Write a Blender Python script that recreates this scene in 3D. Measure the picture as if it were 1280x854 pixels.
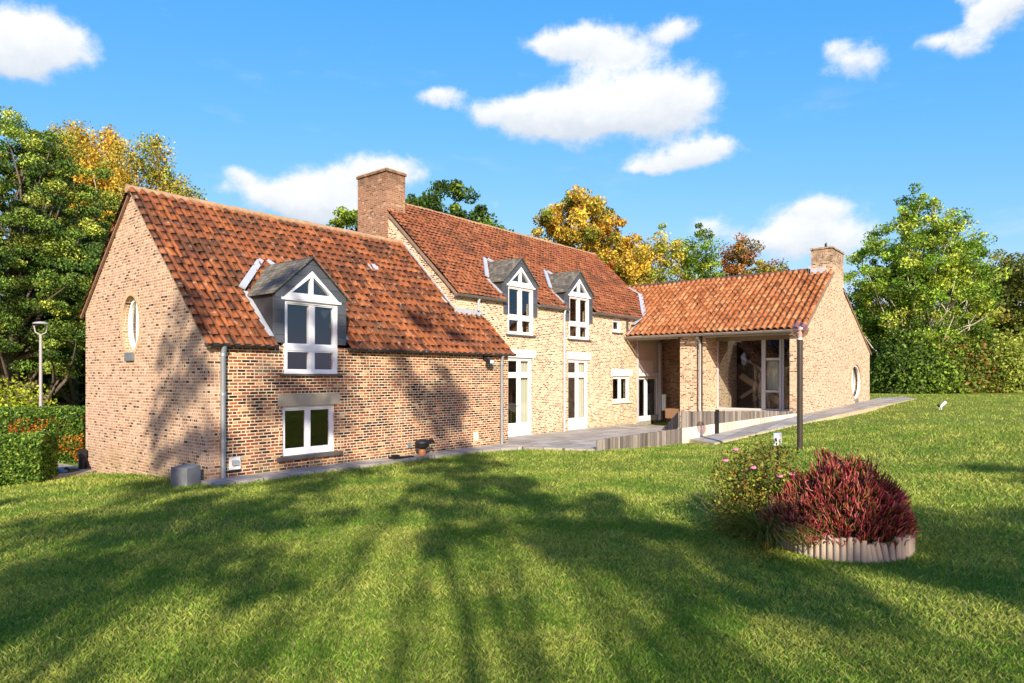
import bpy, bmesh, math, random
import numpy as np
from mathutils import Vector, Matrix, noise as mnoise

for _o in list(bpy.data.objects): bpy.data.objects.remove(_o)
scene = bpy.context.scene
COL = scene.collection
rnd = random.Random(7)

# ------------------------------------------------------------------ camera, sky, sun, exposure
EYE = 2.07
cam_data = bpy.data.cameras.new('camera')
cam = bpy.data.objects.new('camera', cam_data); COL.objects.link(cam)
cam.location = (0, 0, EYE)
cam.rotation_euler = (math.radians(90), 0, math.atan2(-.7746, .6325))
cam_data.sensor_width = 36; cam_data.lens = 827/1280*36
cam_data.shift_y = 43/1280
cam_data.clip_start = .05; cam_data.clip_end = 3000
scene.camera = cam
scene.render.resolution_x = 1024; scene.render.resolution_y = 683

LIGHT = Vector((.676, .737, -.50)).normalized()       # travel direction of sunlight
SUN_EL = math.asin(-LIGHT.z)
sun_d = bpy.data.lights.new('sun', 'SUN'); sun_d.energy = 5.0; sun_d.angle = math.radians(.35)
sun_d.color = (1.0, .88, .70)
sun = bpy.data.objects.new('sun', sun_d); COL.objects.link(sun)
sun.rotation_euler = LIGHT.to_track_quat('-Z', 'Y').to_euler(); sun.location = (-20, -20, 30)

world = bpy.data.worlds.new('World'); scene.world = world; world.use_nodes = True
wt = world.node_tree; wt.nodes.clear()

class G:
    """small node helper"""
    def __init__(s, nt): s.nt = nt
    def n(s, t, ins=None, **props):
        nd = s.nt.nodes.new(t)
        for k, v in props.items(): setattr(nd, k, v)
        for k, v in (ins or {}).items():
            sk = nd.inputs[k]
            if isinstance(v, bpy.types.NodeSocket): s.nt.links.new(v, sk)
            else: sk.default_value = v
        return nd
    def m(s, op, a, b=0.0, c=0.0, clamp=False):
        nd = s.n('ShaderNodeMath', {0: a, 1: b, 2: c}, operation=op); nd.use_clamp = clamp
        return nd.outputs[0]
    def sstep(s, v, lo, hi, tlo=0.0, thi=1.0):
        return s.n('ShaderNodeMapRange', {0: v, 1: lo, 2: hi, 3: tlo, 4: thi}, interpolation_type='SMOOTHSTEP').outputs[0]
    def mixc(s, f, a, b, blend='MIX'):
        nd = s.n('ShaderNodeMix', data_type='RGBA', blend_type=blend)
        for i, v in ((0, f), (6, a), (7, b)):
            if isinstance(v, bpy.types.NodeSocket): s.nt.links.new(v, nd.inputs[i])
            else: nd.inputs[i].default_value = (v if i == 0 else (tuple(v) + (1,))[:4])
        return nd.outputs[2]
    def ramp(s, f, stops, interp='LINEAR'):
        nd = s.n('ShaderNodeValToRGB', {0: f}); cr = nd.color_ramp; cr.interpolation = interp
        while len(cr.elements) < len(stops): cr.elements.new(1)
        for e, (p, c) in zip(cr.elements, stops): e.position = p; e.color = (c[0], c[1], c[2], 1)
        return nd.outputs[0]
    def noise(s, vec, scale, detail=3, rough=.55, dims='3D'):
        return s.n('ShaderNodeTexNoise', {'Vector': vec, 'Scale': scale, 'Detail': detail, 'Roughness': rough}, noise_dimensions=dims).outputs[0]
    def xyz(s, x, y, z=0.0): return s.n('ShaderNodeCombineXYZ', {0: x, 1: y, 2: z}).outputs[0]

g = G(wt)
sky = g.n('ShaderNodeTexSky', sky_type='NISHITA'); sky.sun_disc = False
sky.sun_elevation = SUN_EL; sky.sun_rotation = math.atan2(-LIGHT.x, -LIGHT.y)
sky.altitude = 60; sky.air_density = 1.0; sky.dust_density = .6; sky.ozone_density = 2.2
# the hazeless saturated blue of the photograph: a power curve per channel
sc_ = g.n('ShaderNodeSeparateColor', {0: sky.outputs[0]})
skyc = g.n('ShaderNodeCombineColor', {0: g.m('MULTIPLY', g.m('POWER', g.m('DIVIDE', sc_.outputs[0], 1.37), 1.40), .61),
    1: g.m('MULTIPLY', g.m('POWER', g.m('DIVIDE', sc_.outputs[1], 2.31), .62), 2.23), 2: g.m('MULTIPLY', g.m('POWER', g.m('DIVIDE', sc_.outputs[2], 4.0), .2), 4.7)}).outputs[0]
gen = g.n('ShaderNodeTexCoord').outputs['Generated']
sp = g.n('ShaderNodeSeparateXYZ', {0: gen})
az = g.m('ARCTAN2', sp.outputs[0], sp.outputs[1])            # compass angle of a sky direction
el = g.m('ARCSINE', sp.outputs[2])
AZC = math.atan2(.7746, .6325)
# cumulus clouds: (azimuth from the garden's view axis, elevation, half width, half height) in degrees
CLOUDS = [(-36.9, 22.1, 3.33, 2.0, 1.1), (-35.0, 22.8, 2.79, 1.64, 1), (-36.9, 20.7, 2.0, 1.21, 0.9), (8.6, 22.0, 6.6, 2.5, 1.2), (4.2, 21.2, 4.6, 2.0, 1), (13.2, 21.8, 4.3, 2.5, 1.05), (0.8, 21.6, 3.0, 1.5, .8), (6.6, 26.6, 4.4, 1.5, 1.15), (9.3, 25.5, 3.04, 1.0, 0.9), (3.5, 26.6, 2.42, 0.77, 0.8), (14.2, 27.0, 2.7, 1.1, 1.0), (14.2, 17.6, 4.04, 1.04, 1), (16.8, 18.3, 2.54, 0.84, 0.8), (11.3, 17.0, 2.0, 0.5, 0.6), (-6.3, 22.8, 2.3, 0.8, 0.95), (-2.8, 21.7, 2.07, 0.96, 0.7), (27.4, 22.7, 2.3, 1.47, 0.95), (25.8, 24.1, 1.4, 0.73, 0.6), (34.2, 22.5, 1.5, 1.2, 1.0), (35.6, 24.0, 1.2, .9, .9), (37.4, 24.6, 1.9, 1.5, 1.1), (34.6, 25.3, 1.0, .6, .7), (32.2, 23.0, 1.29, 0.65, 0.7), (24.4, 12.9, 3.56, 1.32, 1), (25.2, 10.5, 4.82, 1.7, 1.05), (16.8, 12.1, 2.29, 1.01, 0.75), (21.2, 10.9, 3.01, 1.12, 0.7), (-16.2, 15.3, 3.96, 1.86, 1.05), (-19.3, 14.1, 3.7, 1.35, 0.9), (-10.9, 16.8, 4.01, 1.62, 1.05), (-14.2, 13.5, 5.21, 1.4, 0.95), (-22.3, 15.5, 1.54, 0.77, 0.8), (-23.8, 14.3, 1.16, 0.48, 0.5), (-1.4, 14.2, 1.8, 0.91, 0.25), (-15.5, 22.2, 1.93, 0.57, 0.2),
          (70, 22, 14, 6, 1), (110, 15, 16, 5, 1), (-80, 20, 15, 6, 1), (-130, 14, 16, 5, 1), (175, 18, 15, 5, 1)]
wv = g.xyz(g.m('MULTIPLY', az, 1.0), g.m('MULTIPLY', el, 1.5))
w1 = g.m('SUBTRACT', g.noise(wv, 9, 5, .6), .5); w2 = g.m('SUBTRACT', g.noise(g.xyz(g.m('ADD', az, 7.3), el), 11, 5, .6), .5)
azw = g.m('MULTIPLY_ADD', w1, .05, az); elw = g.m('MULTIPLY_ADD', w2, .035, el)
dens = None; low = None
for (a, e, ra, re, wgt) in CLOUDS:
    da = g.m('DIVIDE', g.m('SUBTRACT', azw, AZC+math.radians(a)), math.radians(ra))
    de = g.m('DIVIDE', g.m('SUBTRACT', elw, math.radians(e)), math.radians(re))
    q = g.m('ADD', g.m('MULTIPLY', da, da), g.m('MULTIPLY', de, de))
    ex = g.m('MULTIPLY', g.m('EXPONENT', g.m('MULTIPLY', q, -1.1)), wgt)
    dens = ex if dens is None else g.m('ADD', dens, ex)
    lw = g.m('MULTIPLY', ex, de)
    low = lw if low is None else g.m('ADD', low, lw)
fb = g.noise(g.xyz(g.m('MULTIPLY', az, 1.0), g.m('MULTIPLY', el, 1.25)), 20, 9, .66)
dn = g.m('ADD', dens, g.m('MULTIPLY', g.m('SUBTRACT', fb, .5), 1.35))
cov = g.sstep(dn, .29, 1.02)
wisp = g.m('MULTIPLY', g.sstep(g.noise(g.xyz(g.m('MULTIPLY', az, 1.2), g.m('MULTIPLY', el, 4)), 4.5, 7, .6), .56, .85), .22)
cov = g.m('MAXIMUM', cov, wisp)
under = g.sstep(g.m('ADD', g.m('DIVIDE', low, g.m('ADD', dens, .05)), g.m('MULTIPLY', g.m('SUBTRACT', fb, .5), 1.6)), -1.0, .5)
SKY_STR = .125
cl = g.mixc(under, (3.3, 3.65, 4.15), (4.75, 4.85, 4.95))
mixs = g.mixc(cov, skyc, cl)
bg = g.n('ShaderNodeBackground', {'Color': mixs, 'Strength': SKY_STR})
wo = g.n('ShaderNodeOutputWorld', {'Surface': bg.outputs[0]})
scene.view_settings.view_transform = 'Standard'; scene.view_settings.look = 'None'
scene.view_settings.exposure = .78; scene.view_settings.gamma = 1
scene.cycles.max_bounces = 8; scene.cycles.transparent_max_bounces = 16

# ------------------------------------------------------------------ object helpers
ORG = {}
def link(o, parent, origin):
    COL.objects.link(o)
    ORG[o.name] = Vector(origin)
    if parent is not None:
        o.parent = parent; o.location = Vector(origin) - ORG[parent.name]
    else: o.location = origin
def tag(o, label, cat=None, group=None, kind=None):
    if label: o['label'] = label
    if cat: o['category'] = cat
    if group: o['group'] = group
    if kind: o['kind'] = kind
    return o
def empty(name, loc, label, cat, group=None):
    o = bpy.data.objects.new(name, None); o.empty_display_size = .3; link(o, None, loc)
    return tag(o, label, cat, group)

class MB:
    """collects world-space geometry and links it as one mesh object"""
    def __init__(s): s.v = []; s.f = []; s.uv = []; s.smooth = []
    def add(s, vs, fs, smooth=False, uv=None):
        o = len(s.v); s.v += [tuple(p) for p in vs]; s.f += [tuple(i+o for i in f) for f in fs]
        s.smooth += [smooth]*len(fs)
    def box(s, x0, x1, y0, y1, z0, z1):
        s.add([(x0,y0,z0),(x1,y0,z0),(x1,y1,z0),(x0,y1,z0),(x0,y0,z1),(x1,y0,z1),(x1,y1,z1),(x0,y1,z1)],
              [(0,3,2,1),(4,5,6,7),(0,1,5,4),(1,2,6,5),(2,3,7,6),(3,0,4,7)]); return s
    def bar(s, a, b, w, h, up=(0,0,1)):
        a, b = Vector(a), Vector(b); d = (b-a).normalized(); u = Vector(up); si = d.cross(u)
        if si.length < 1e-4: si = d.cross(Vector((0,1,0)))
        si.normalize(); u = si.cross(d).normalized(); vs = []
        for p in (a, b):
            for (i, j) in ((-1,-1),(1,-1),(1,1),(-1,1)): vs.append(p+si*i*w/2+u*j*h/2)
        s.add(vs, [(0,1,2,3),(7,6,5,4),(0,4,5,1),(1,5,6,2),(2,6,7,3),(3,7,4,0)]); return s
    def tube(s, pts, rads, n=10, caps=True, squash=None):
        pts = [Vector(p) for p in pts]
        if not hasattr(rads, '__len__'): rads = [rads]*len(pts)
        vs = []; fs = []
        for i, p in enumerate(pts):
            d = (pts[min(i+1, len(pts)-1)]-pts[max(i-1, 0)]).normalized()
            ref = Vector((0,0,1)) if abs(d.z) < .9 else Vector((1,0,0))
            a = d.cross(ref).normalized(); b = a.cross(d).normalized()
            for k in range(n):
                t = 2*math.pi*k/n; vs.append(p+(a*math.cos(t)+b*math.sin(t))*rads[i])
        for i in range(len(pts)-1):
            for k in range(n):
                fs.append((i*n+k, i*n+(k+1)%n, (i+1)*n+(k+1)%n, (i+1)*n+k))
        s.add(vs, fs, True)
        if caps:
            s.add([vs[k] for k in range(n)], [tuple(range(n))]); s.add([vs[-n+k] for k in range(n)], [tuple(range(n))[::-1]])
        return s
    def sphere(s, c, r, n=16, m=10, sc=(1,1,1)):
        vs = []; fs = []
        for i in range(m+1):
            ph = math.pi*i/m
            for k in range(n):
                th = 2*math.pi*k/n
                vs.append((c[0]+r*sc[0]*math.sin(ph)*math.cos(th), c[1]+r*sc[1]*math.sin(ph)*math.sin(th), c[2]+r*sc[2]*math.cos(ph)))
        for i in range(m):
            for k in range(n): fs.append((i*n+k, (i+1)*n+k, (i+1)*n+(k+1)%n, i*n+(k+1)%n))
        s.add(vs, fs, True); return s
    def prism(s, poly, axis, c0, c1):
        """poly: 2-D points; axis 'Y': (x,z) extruded in y, 'X': (y,z) extruded in x, 'Z': (x,y) extruded in z"""
        def P(p, c): return {'Y': (p[0], c, p[1]), 'X': (c, p[0], p[1]), 'Z': (p[0], p[1], c)}[axis]
        n = len(poly); vs = [P(p, c0) for p in poly]+[P(p, c1) for p in poly]
        fs = [tuple(range(n)), tuple(range(2*n-1, n-1, -1))]+[(i, n+i, n+(i+1) % n, (i+1) % n) for i in range(n)]
        s.add(vs, fs); return s
    def ring(s, outer, inner, axis, c0, c1):
        """frame between two outlines with the same number of points"""
        def P(p, c): return {'Y': (p[0], c, p[1]), 'X': (c, p[0], p[1])}[axis]
        n = len(outer); vs = [P(p, c) for c in (c0, c1) for q in (outer, inner) for p in q]; fs = []
        for i in range(n):
            j = (i+1) % n
            fs += [(i, j, n+j, n+i), (2*n+j, 2*n+i, 3*n+i, 3*n+j), (j, i, 2*n+i, 2*n+j), (n+i, n+j, 3*n+j, 3*n+i)]
        s.add(vs, fs); return s
    def build(s, name, m, parent=None, origin=None, fix=True, bevel=0):
        V = np.array(s.v, dtype=np.float64)
        if origin is None:
            origin = Vector((float((V[:,0].min()+V[:,0].max())/2), float((V[:,1].min()+V[:,1].max())/2), float(V[:,2].min())))
        origin = Vector(origin)
        me = bpy.data.meshes.new(name)
        me.from_pydata([(p[0]-origin.x, p[1]-origin.y, p[2]-origin.z) for p in s.v], [], s.f)
        me.polygons.foreach_set('use_smooth', s.smooth)
        if fix or bevel:
            bm = bmesh.new(); bm.from_mesh(me)
            if fix: bmesh.ops.recalc_face_normals(bm, faces=bm.faces)
            if bevel: bmesh.ops.bevel(bm, geom=list(bm.edges), offset=bevel, segments=1, affect='EDGES', clamp_overlap=True)
            bm.to_mesh(me); bm.free()
        me.materials.append(m)
        o = bpy.data.objects.new(name, me); link(o, parent, origin)
        return o

def cut(o, cutters):
    """real openings: boolean difference applied at once, nothing hidden is left behind"""
    org = ORG[o.name]; cs = []
    for c in cutters:
        V = [(p[0]-org.x, p[1]-org.y, p[2]-org.z) for p in c.v]
        me = bpy.data.meshes.new('c'); me.from_pydata(V, [], c.f)
        bm = bmesh.new(); bm.from_mesh(me); bmesh.ops.recalc_face_normals(bm, faces=bm.faces); bm.to_mesh(me); bm.free()
        co = bpy.data.objects.new('c', me); COL.objects.link(co); co.matrix_world = Matrix.Translation(org)
        md = o.modifiers.new('b', 'BOOLEAN'); md.operation = 'DIFFERENCE'; md.solver = 'EXACT'; md.object = co; cs.append(co)
    bpy.context.view_layer.update()
    dg = bpy.context.evaluated_depsgraph_get()
    new = bpy.data.meshes.new_from_object(o.evaluated_get(dg)); o.modifiers.clear(); o.data = new
    for c in cs: bpy.data.objects.remove(c)

def mesh_np(name, V, F, m, parent=None, origin=(0,0,0), col=None, smooth=False, uv=None, fl=None):
    """fast mesh from arrays; F is (n,k)"""
    V = np.asarray(V, np.float32)-np.array(origin, np.float32); F = np.asarray(F, np.int32); k = F.shape[1]
    me = bpy.data.meshes.new(name)
    me.vertices.add(len(V)); me.vertices.foreach_set('co', V.ravel())
    me.loops.add(F.size); me.loops.foreach_set('vertex_index', F.ravel())
    me.polygons.add(len(F)); me.polygons.foreach_set('loop_start', np.arange(0, F.size, k, dtype=np.int32))
    if smooth: me.polygons.foreach_set('use_smooth', np.ones(len(F), bool))
    if col is not None:
        a = me.attributes.new('tint', 'FLOAT_COLOR', 'POINT'); c = np.ones((len(V), 4), np.float32); c[:, :3] = col; a.data.foreach_set('color', c.ravel())
    if uv is not None:
        l = me.uv_layers.new(name='UVMap'); l.data.foreach_set('uv', np.asarray(uv, np.float32)[F.ravel()].ravel())
    me.update(calc_edges=True); me.validate()
    me.materials.append(m)
    o = bpy.data.objects.new(name, me); link(o, parent, Vector(origin))
    return o

# ------------------------------------------------------------------ materials
def new_mat(name):
    m = bpy.data.materials.new(name); m.use_nodes = True; nt = m.node_tree
    b = nt.nodes['Principled BSDF']; return m, G(nt), b
def setb(g, b, **k):
    for n, v in k.items():
        s = b.inputs[n.replace('_', ' ')]
        if isinstance(v, bpy.types.NodeSocket): g.nt.links.new(v, s)
        else: s.default_value = v if not (isinstance(v, tuple) and len(v) == 3) else v+(1,)
def bump(g, b, h, dist=.01, strength=1.0):
    n = g.n('ShaderNodeBump', {'Height': h, 'Distance': dist, 'Strength': strength}); g.nt.links.new(n.outputs[0], b.inputs['Normal'])
def plain(name, col, rough=.6, metal=0, var=.12, scale=6, bmp=0, spec=.4):
    m, g, b = new_mat(name); pos = g.n('ShaderNodeNewGeometry').outputs['Position']
    nz = g.noise(pos, scale, 5, .6)
    c = g.mixc(nz, tuple(x*(1-var) for x in col), tuple(min(1, x*(1+var)) for x in col))
    setb(g, b, Base_Color=c, Roughness=rough, Metallic=metal); b.inputs['Specular IOR Level'].default_value = spec
    if bmp: bump(g, b, g.noise(pos, scale*8, 4), bmp)
    return m

def brick(name, ramp, mortar, h=.066, L=.215, split=.42, joint=.0062, dirt=.0, warm=(1,1,1), stain_shade=None):
    m, g, b = new_mat(name); ge = g.n('ShaderNodeNewGeometry')
    p = g.n('ShaderNodeSeparateXYZ', {0: ge.outputs['Position']}); n = g.n('ShaderNodeSeparateXYZ', {0: ge.outputs['True Normal']})
    nx = g.m('GREATER_THAN', g.m('ABSOLUTE', n.outputs[0]), .7); nz = g.m('GREATER_THAN', g.m('ABSOLUTE', n.outputs[2]), .7)
    u = g.n('ShaderNodeMix', {0: nx, 2: p.outputs[0], 3: p.outputs[1]}, data_type='FLOAT').outputs[0]
    v = g.n('ShaderNodeMix', {0: nz, 2: p.outputs[2], 3: p.outputs[1]}, data_type='FLOAT').outputs[0]
    u = g.n('ShaderNodeMix', {0: nz, 2: u, 3: p.outputs[0]}, data_type='FLOAT').outputs[0]
    wob = g.m('MULTIPLY', g.m('SUBTRACT', g.noise(g.xyz(u, v), 2.3, 2), .5), .012)
    vv = g.m('DIVIDE', g.m('ADD', v, wob), h); row = g.m('FLOOR', vv); fy = g.m('FRACT', vv)
    rj = g.n('ShaderNodeTexWhiteNoise', {'W': row}, noise_dimensions='1D').outputs['Value']
    uu = g.m('ADD', g.m('DIVIDE', u, L), g.m('ADD', g.m('MULTIPLY', row, .5), g.m('MULTIPLY', rj, .22)))
    cell = g.m('FLOOR', uu); fx = g.m('FRACT', uu)
    w1 = g.n('ShaderNodeTexWhiteNoise', {'Vector': g.xyz(cell, row, nx)}, noise_dimensions='3D').outputs['Value']
    sp = g.m('LESS_THAN', w1, split)
    half = g.m('MULTIPLY', g.m('FLOOR', g.m('MULTIPLY', fx, 2)), sp)
    fx2 = g.n('ShaderNodeMix', {0: sp, 2: fx, 3: g.m('FRACT', g.m('MULTIPLY', fx, 2))}, data_type='FLOAT').outputs[0]
    wd = g.n('ShaderNodeMix', {0: sp, 2: L, 3: L/2}, data_type='FLOAT').outputs[0]
    dx = g.m('MULTIPLY', g.m('MINIMUM', fx2, g.m('SUBTRACT', 1, fx2)), wd)
    dy = g.m('MULTIPLY', g.m('MINIMUM', fy, g.m('SUBTRACT', 1, fy)), h)
    d = g.m('ADD', g.m('MINIMUM', dx, dy), g.m('MULTIPLY', g.m('SUBTRACT', g.noise(g.xyz(u, v), 38, 2), .5), .006))
    mask = g.sstep(d, joint-.002, joint+.0035)
    wn = g.n('ShaderNodeTexWhiteNoise', {'Vector': g.xyz(g.m('ADD', cell, g.m('MULTIPLY', half, .37)), row, 3.1)}, noise_dimensions='3D')
    bc = g.ramp(wn.outputs['Value'], ramp)
    fine = g.noise(g.xyz(u, v), 60, 4, .7)
    bc = g.mixc(.5, bc, g.ramp(fine, [(.25, (.45, .45, .45)), (.6, (1.05, 1.05, 1.05)), (.85, (1.5, 1.5, 1.5))]), 'MULTIPLY')
    mc = g.mixc(g.noise(g.xyz(u, v), 9, 5, .7), tuple(x*.72 for x in mortar), tuple(min(1, x*1.12) for x in mortar))
    c = g.mixc(mask, mc, bc)
    # lime bloom and weather stains, fixed to the wall
    bloom = g.sstep(g.noise(g.xyz(u, g.m('MULTIPLY', v, 1.3)), 1.1, 6, .65), .54, .8)
    c = g.mixc(g.m('MULTIPLY', bloom, .30), c, mortar)
    st = g.sstep(g.noise(g.xyz(g.m('MULTIPLY', u, 2.2), g.m('MULTIPLY', v, .6)), .9, 6, .7), .5, .8)
    c = g.mixc(g.m('MULTIPLY', st, .22+dirt), c, (.12, .085, .055), 'MIX')
    base = g.m('MULTIPLY', g.sstep(v, .55, -.15), g.sstep(g.noise(g.xyz(g.m('MULTIPLY', u, .6), v), 2.5, 5, .65), .38, .62))
    c = g.mixc(g.m('MULTIPLY', base, .45), c, (.26, .20, .09))
    if stain_shade is not None:
        top = g.m('MULTIPLY', g.sstep(v, stain_shade[0], stain_shade[1]), g.sstep(g.noise(g.xyz(u, v), 3, 4), .3, .6))
        c = g.mixc(g.m('MULTIPLY', top, .6), c, (.085, .055, .035))
    setb(g, b, Base_Color=c, Roughness=.9); b.inputs['Specular IOR Level'].default_value = .2
    bump(g, b, g.m('ADD', mask, g.m('MULTIPLY', fine, .4)), .008, .9)
    return m

BR_MAIN = brick('brick_cream', [(0, (.04, .022, .015)), (.16, (.12, .05, .028)), (.24, (.34, .14, .055)), (.36, (.44, .22, .09)), (.44, (.62, .46, .28)), (.64, (.50, .29, .14)), (.72, (.70, .56, .38)), (.88, (.56, .38, .22)), (1, (.20, .08, .04))], (.78, .69, .52), h=.060, L=.155, split=.12, joint=.0095)
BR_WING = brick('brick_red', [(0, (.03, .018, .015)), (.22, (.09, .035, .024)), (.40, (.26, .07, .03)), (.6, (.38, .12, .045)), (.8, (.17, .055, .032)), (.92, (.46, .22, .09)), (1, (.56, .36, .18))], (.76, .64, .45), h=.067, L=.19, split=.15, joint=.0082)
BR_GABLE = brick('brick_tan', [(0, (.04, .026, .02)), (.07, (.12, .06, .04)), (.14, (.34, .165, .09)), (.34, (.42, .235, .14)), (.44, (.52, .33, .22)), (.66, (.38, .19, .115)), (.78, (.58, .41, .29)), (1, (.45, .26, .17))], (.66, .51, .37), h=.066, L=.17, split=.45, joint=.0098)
BR_EAST = brick('brick_pink', [(0, (.04, .025, .02)), (.14, (.14, .065, .04)), (.20, (.38, .19, .10)), (.36, (.46, .27, .16)), (.44, (.60, .44, .29)), (.66, (.44, .25, .15)), (.76, (.66, .51, .36)), (1, (.52, .36, .23))], (.70, .56, .41), h=.061, L=.15, split=.2, joint=.0095, stain_shade=(6.2, 6.9))  # top stain reaches lower to paint in the chimney's shaded left face
BR_CHIM = brick('brick_chimney', [(0, (.10, .05, .035)), (.2, (.30, .12, .07)), (.5, (.36, .17, .10)), (.8, (.24, .11, .07)), (1, (.50, .32, .20))], (.46, .35, .24), h=.064, L=.21, split=.5, stain_shade=(8.2, 9.0))
BR_CHIM2 = brick('brick_chimney_dark', [(0, (.08, .04, .03)), (.3, (.24, .10, .06)), (.6, (.36, .16, .09)), (1, (.50, .28, .17))], (.50, .38, .28), h=.064, L=.21, split=.5, stain_shade=(6.6, 7.2))
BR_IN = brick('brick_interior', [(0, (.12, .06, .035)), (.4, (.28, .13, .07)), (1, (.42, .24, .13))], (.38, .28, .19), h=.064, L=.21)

def tiles(name, ramp, lichen=(.62, .5, .36), lamt=.35, tv=.62, lapd=.12, pan_shade=0, mossk=.9):
    m, g, b = new_mat(name)
    uv = g.n('ShaderNodeUVMap').outputs[0]; s = g.n('ShaderNodeSeparateXYZ', {0: uv})
    cu = g.m('FLOOR', s.outputs[0]); cv = g.m('FLOOR', s.outputs[1]); fv = g.m('FRACT', s.outputs[1]); fu = g.m('FRACT', s.outputs[0])
    wn = g.n('ShaderNodeTexWhiteNoise', {'Vector': g.xyz(cu, cv)}, noise_dimensions='2D')
    big = g.noise(uv, .13, 5, .6); v = g.m('ADD', g.m('MULTIPLY', wn.outputs['Value'], tv), g.m('MULTIPLY', big, 1.04-tv), clamp=True)
    c = g.ramp(v, ramp)
    pos = g.n('ShaderNodeNewGeometry').outputs['Position']
    fine = g.noise(pos, 22, 5, .7)
    c = g.mixc(.6, c, g.ramp(fine, [(.25, (.6, .6, .6)), (.55, (1, 1, 1)), (.8, (1.35, 1.3, 1.25))]), 'MULTIPLY')
    moss = g.m('MAXIMUM', g.sstep(g.noise(pos, 1.6, 7, .72), .53, .72), g.m('MULTIPLY', g.sstep(g.noise(pos, .55, 6, .7), .52, .66), mossk))
    c = g.mixc(g.m('MULTIPLY', moss, .68), c, (.07, .038, .022))
    li = g.sstep(g.noise(g.n('ShaderNodeVectorMath', {0: pos, 1: (3.3, 1.7, 9.1)}, operation='ADD').outputs[0], 4.6, 7, .75), .56, .68)
    c = g.mixc(g.m('MULTIPLY', li, lamt), c, lichen)
    if pan_shade:  # dark gaps between the rolls: shade painted into the colour, with some moss
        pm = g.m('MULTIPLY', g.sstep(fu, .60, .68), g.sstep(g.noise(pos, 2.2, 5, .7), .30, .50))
        c = g.mixc(g.m('MULTIPLY', pm, pan_shade), c, (.045, .03, .018))
    # shade under the lap, painted as a dark band across every tile head
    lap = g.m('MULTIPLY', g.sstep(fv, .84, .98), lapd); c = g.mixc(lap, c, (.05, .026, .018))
    setb(g, b, Base_Color=c, Roughness=.82); b.inputs['Specular IOR Level'].default_value = .25
    bump(g, b, fine, .006, .7)
    return m
T_WING = tiles('tiles_rust', [(0, (.04, .02, .013)), (.3, (.11, .04, .02)), (.55, (.21, .068, .026)), (.8, (.30, .10, .036)), (1, (.40, .23, .14))])
T_MAIN = tiles('tiles_brown', [(0, (.11, .042, .022)), (.4, (.22, .075, .034)), (.7, (.29, .10, .043)), (1, (.36, .16, .09))], lamt=.12)
T_EAST = tiles('tiles_orange', [(0, (.13, .045, .02)), (.3, (.30, .095, .035)), (.6, (.43, .165, .065)), (.85, (.54, .27, .13)), (1, (.64, .45, .30))], lichen=(.74, .60, .44), lamt=.6, tv=.42, lapd=.0, pan_shade=.75, mossk=.15)
T_RIDGE = plain('ridge_tile', (.38, .24, .14), .9, var=.55, scale=7, bmp=.01)

WHITE = plain('white_paint', (.80, .80, .78), .45, var=.04, scale=12)
WHITE_B = plain('white_frame', (.74, .76, .80), .4, var=.06, scale=9)
LINT_W = plain('lintel_white', (.80, .78, .72), .7, var=.06, scale=5)
LINT_S = plain('lintel_stone', (.40, .35, .26), .85, var=.25, scale=3, bmp=.004)
CREAM = plain('cream_wall', (.76, .68, .57), .8, var=.08, scale=3)
BLUESTONE = plain('bluestone', (.14, .15, .165), .7, var=.35, scale=5, bmp=.004)
SILL = plain('sill_stone', (.10, .09, .085), .8, var=.3, scale=8, bmp=.003)
ZINC = plain('zinc', (.33, .38, .43), .42, metal=.6, var=.15, scale=3)
ZINC_L = plain('zinc_light', (.50, .52, .55), .5, metal=.35, var=.15, scale=3)
GUT = plain('gutter_dark', (.055, .06, .065), .45, metal=.3, var=.3, scale=3)
GUT_L = plain('gutter_grey', (.20, .19, .18), .5, metal=.3, var=.25, scale=3)
LEAD = plain('lead_flashing', (.44, .47, .52), .5, metal=.2, var=.2, scale=4, bmp=.006)
BLACK = plain('black_metal', (.02, .02, .022), .4, var=.2)
BLACKP = plain('black_plastic', (.012, .012, .014), .55, var=.2)
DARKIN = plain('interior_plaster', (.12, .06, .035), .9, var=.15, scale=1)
FLOORIN = plain('interior_floor', (.20, .11, .06), .6, var=.2, scale=2)
WOODP = plain('pale_wood', (.46, .32, .20), .6, var=.15, scale=4)
SOFFIT = plain('soffit_board', (.30, .22, .16), .7, var=.15, scale=4)
BEAM = plain('beam_wood', (.42, .33, .25), .7, var=.2, scale=4)
POSTM = plain('grey_lilac_post', (.46, .44, .46), .5, var=.1)
m, g, b = new_mat('curtain'); setb(g, b, Base_Color=(.80, .77, .60), Roughness=.9)
tr = g.n('ShaderNodeBsdfTranslucent', {'Color': (.6, .56, .42, 1)}); mx = g.n('ShaderNodeMixShader', {0: .3, 1: b.outputs[0], 2: tr.outputs[0]})
g.nt.links.new(mx.outputs[0], g.nt.nodes['Material Output'].inputs[0]); CURT = m

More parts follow.
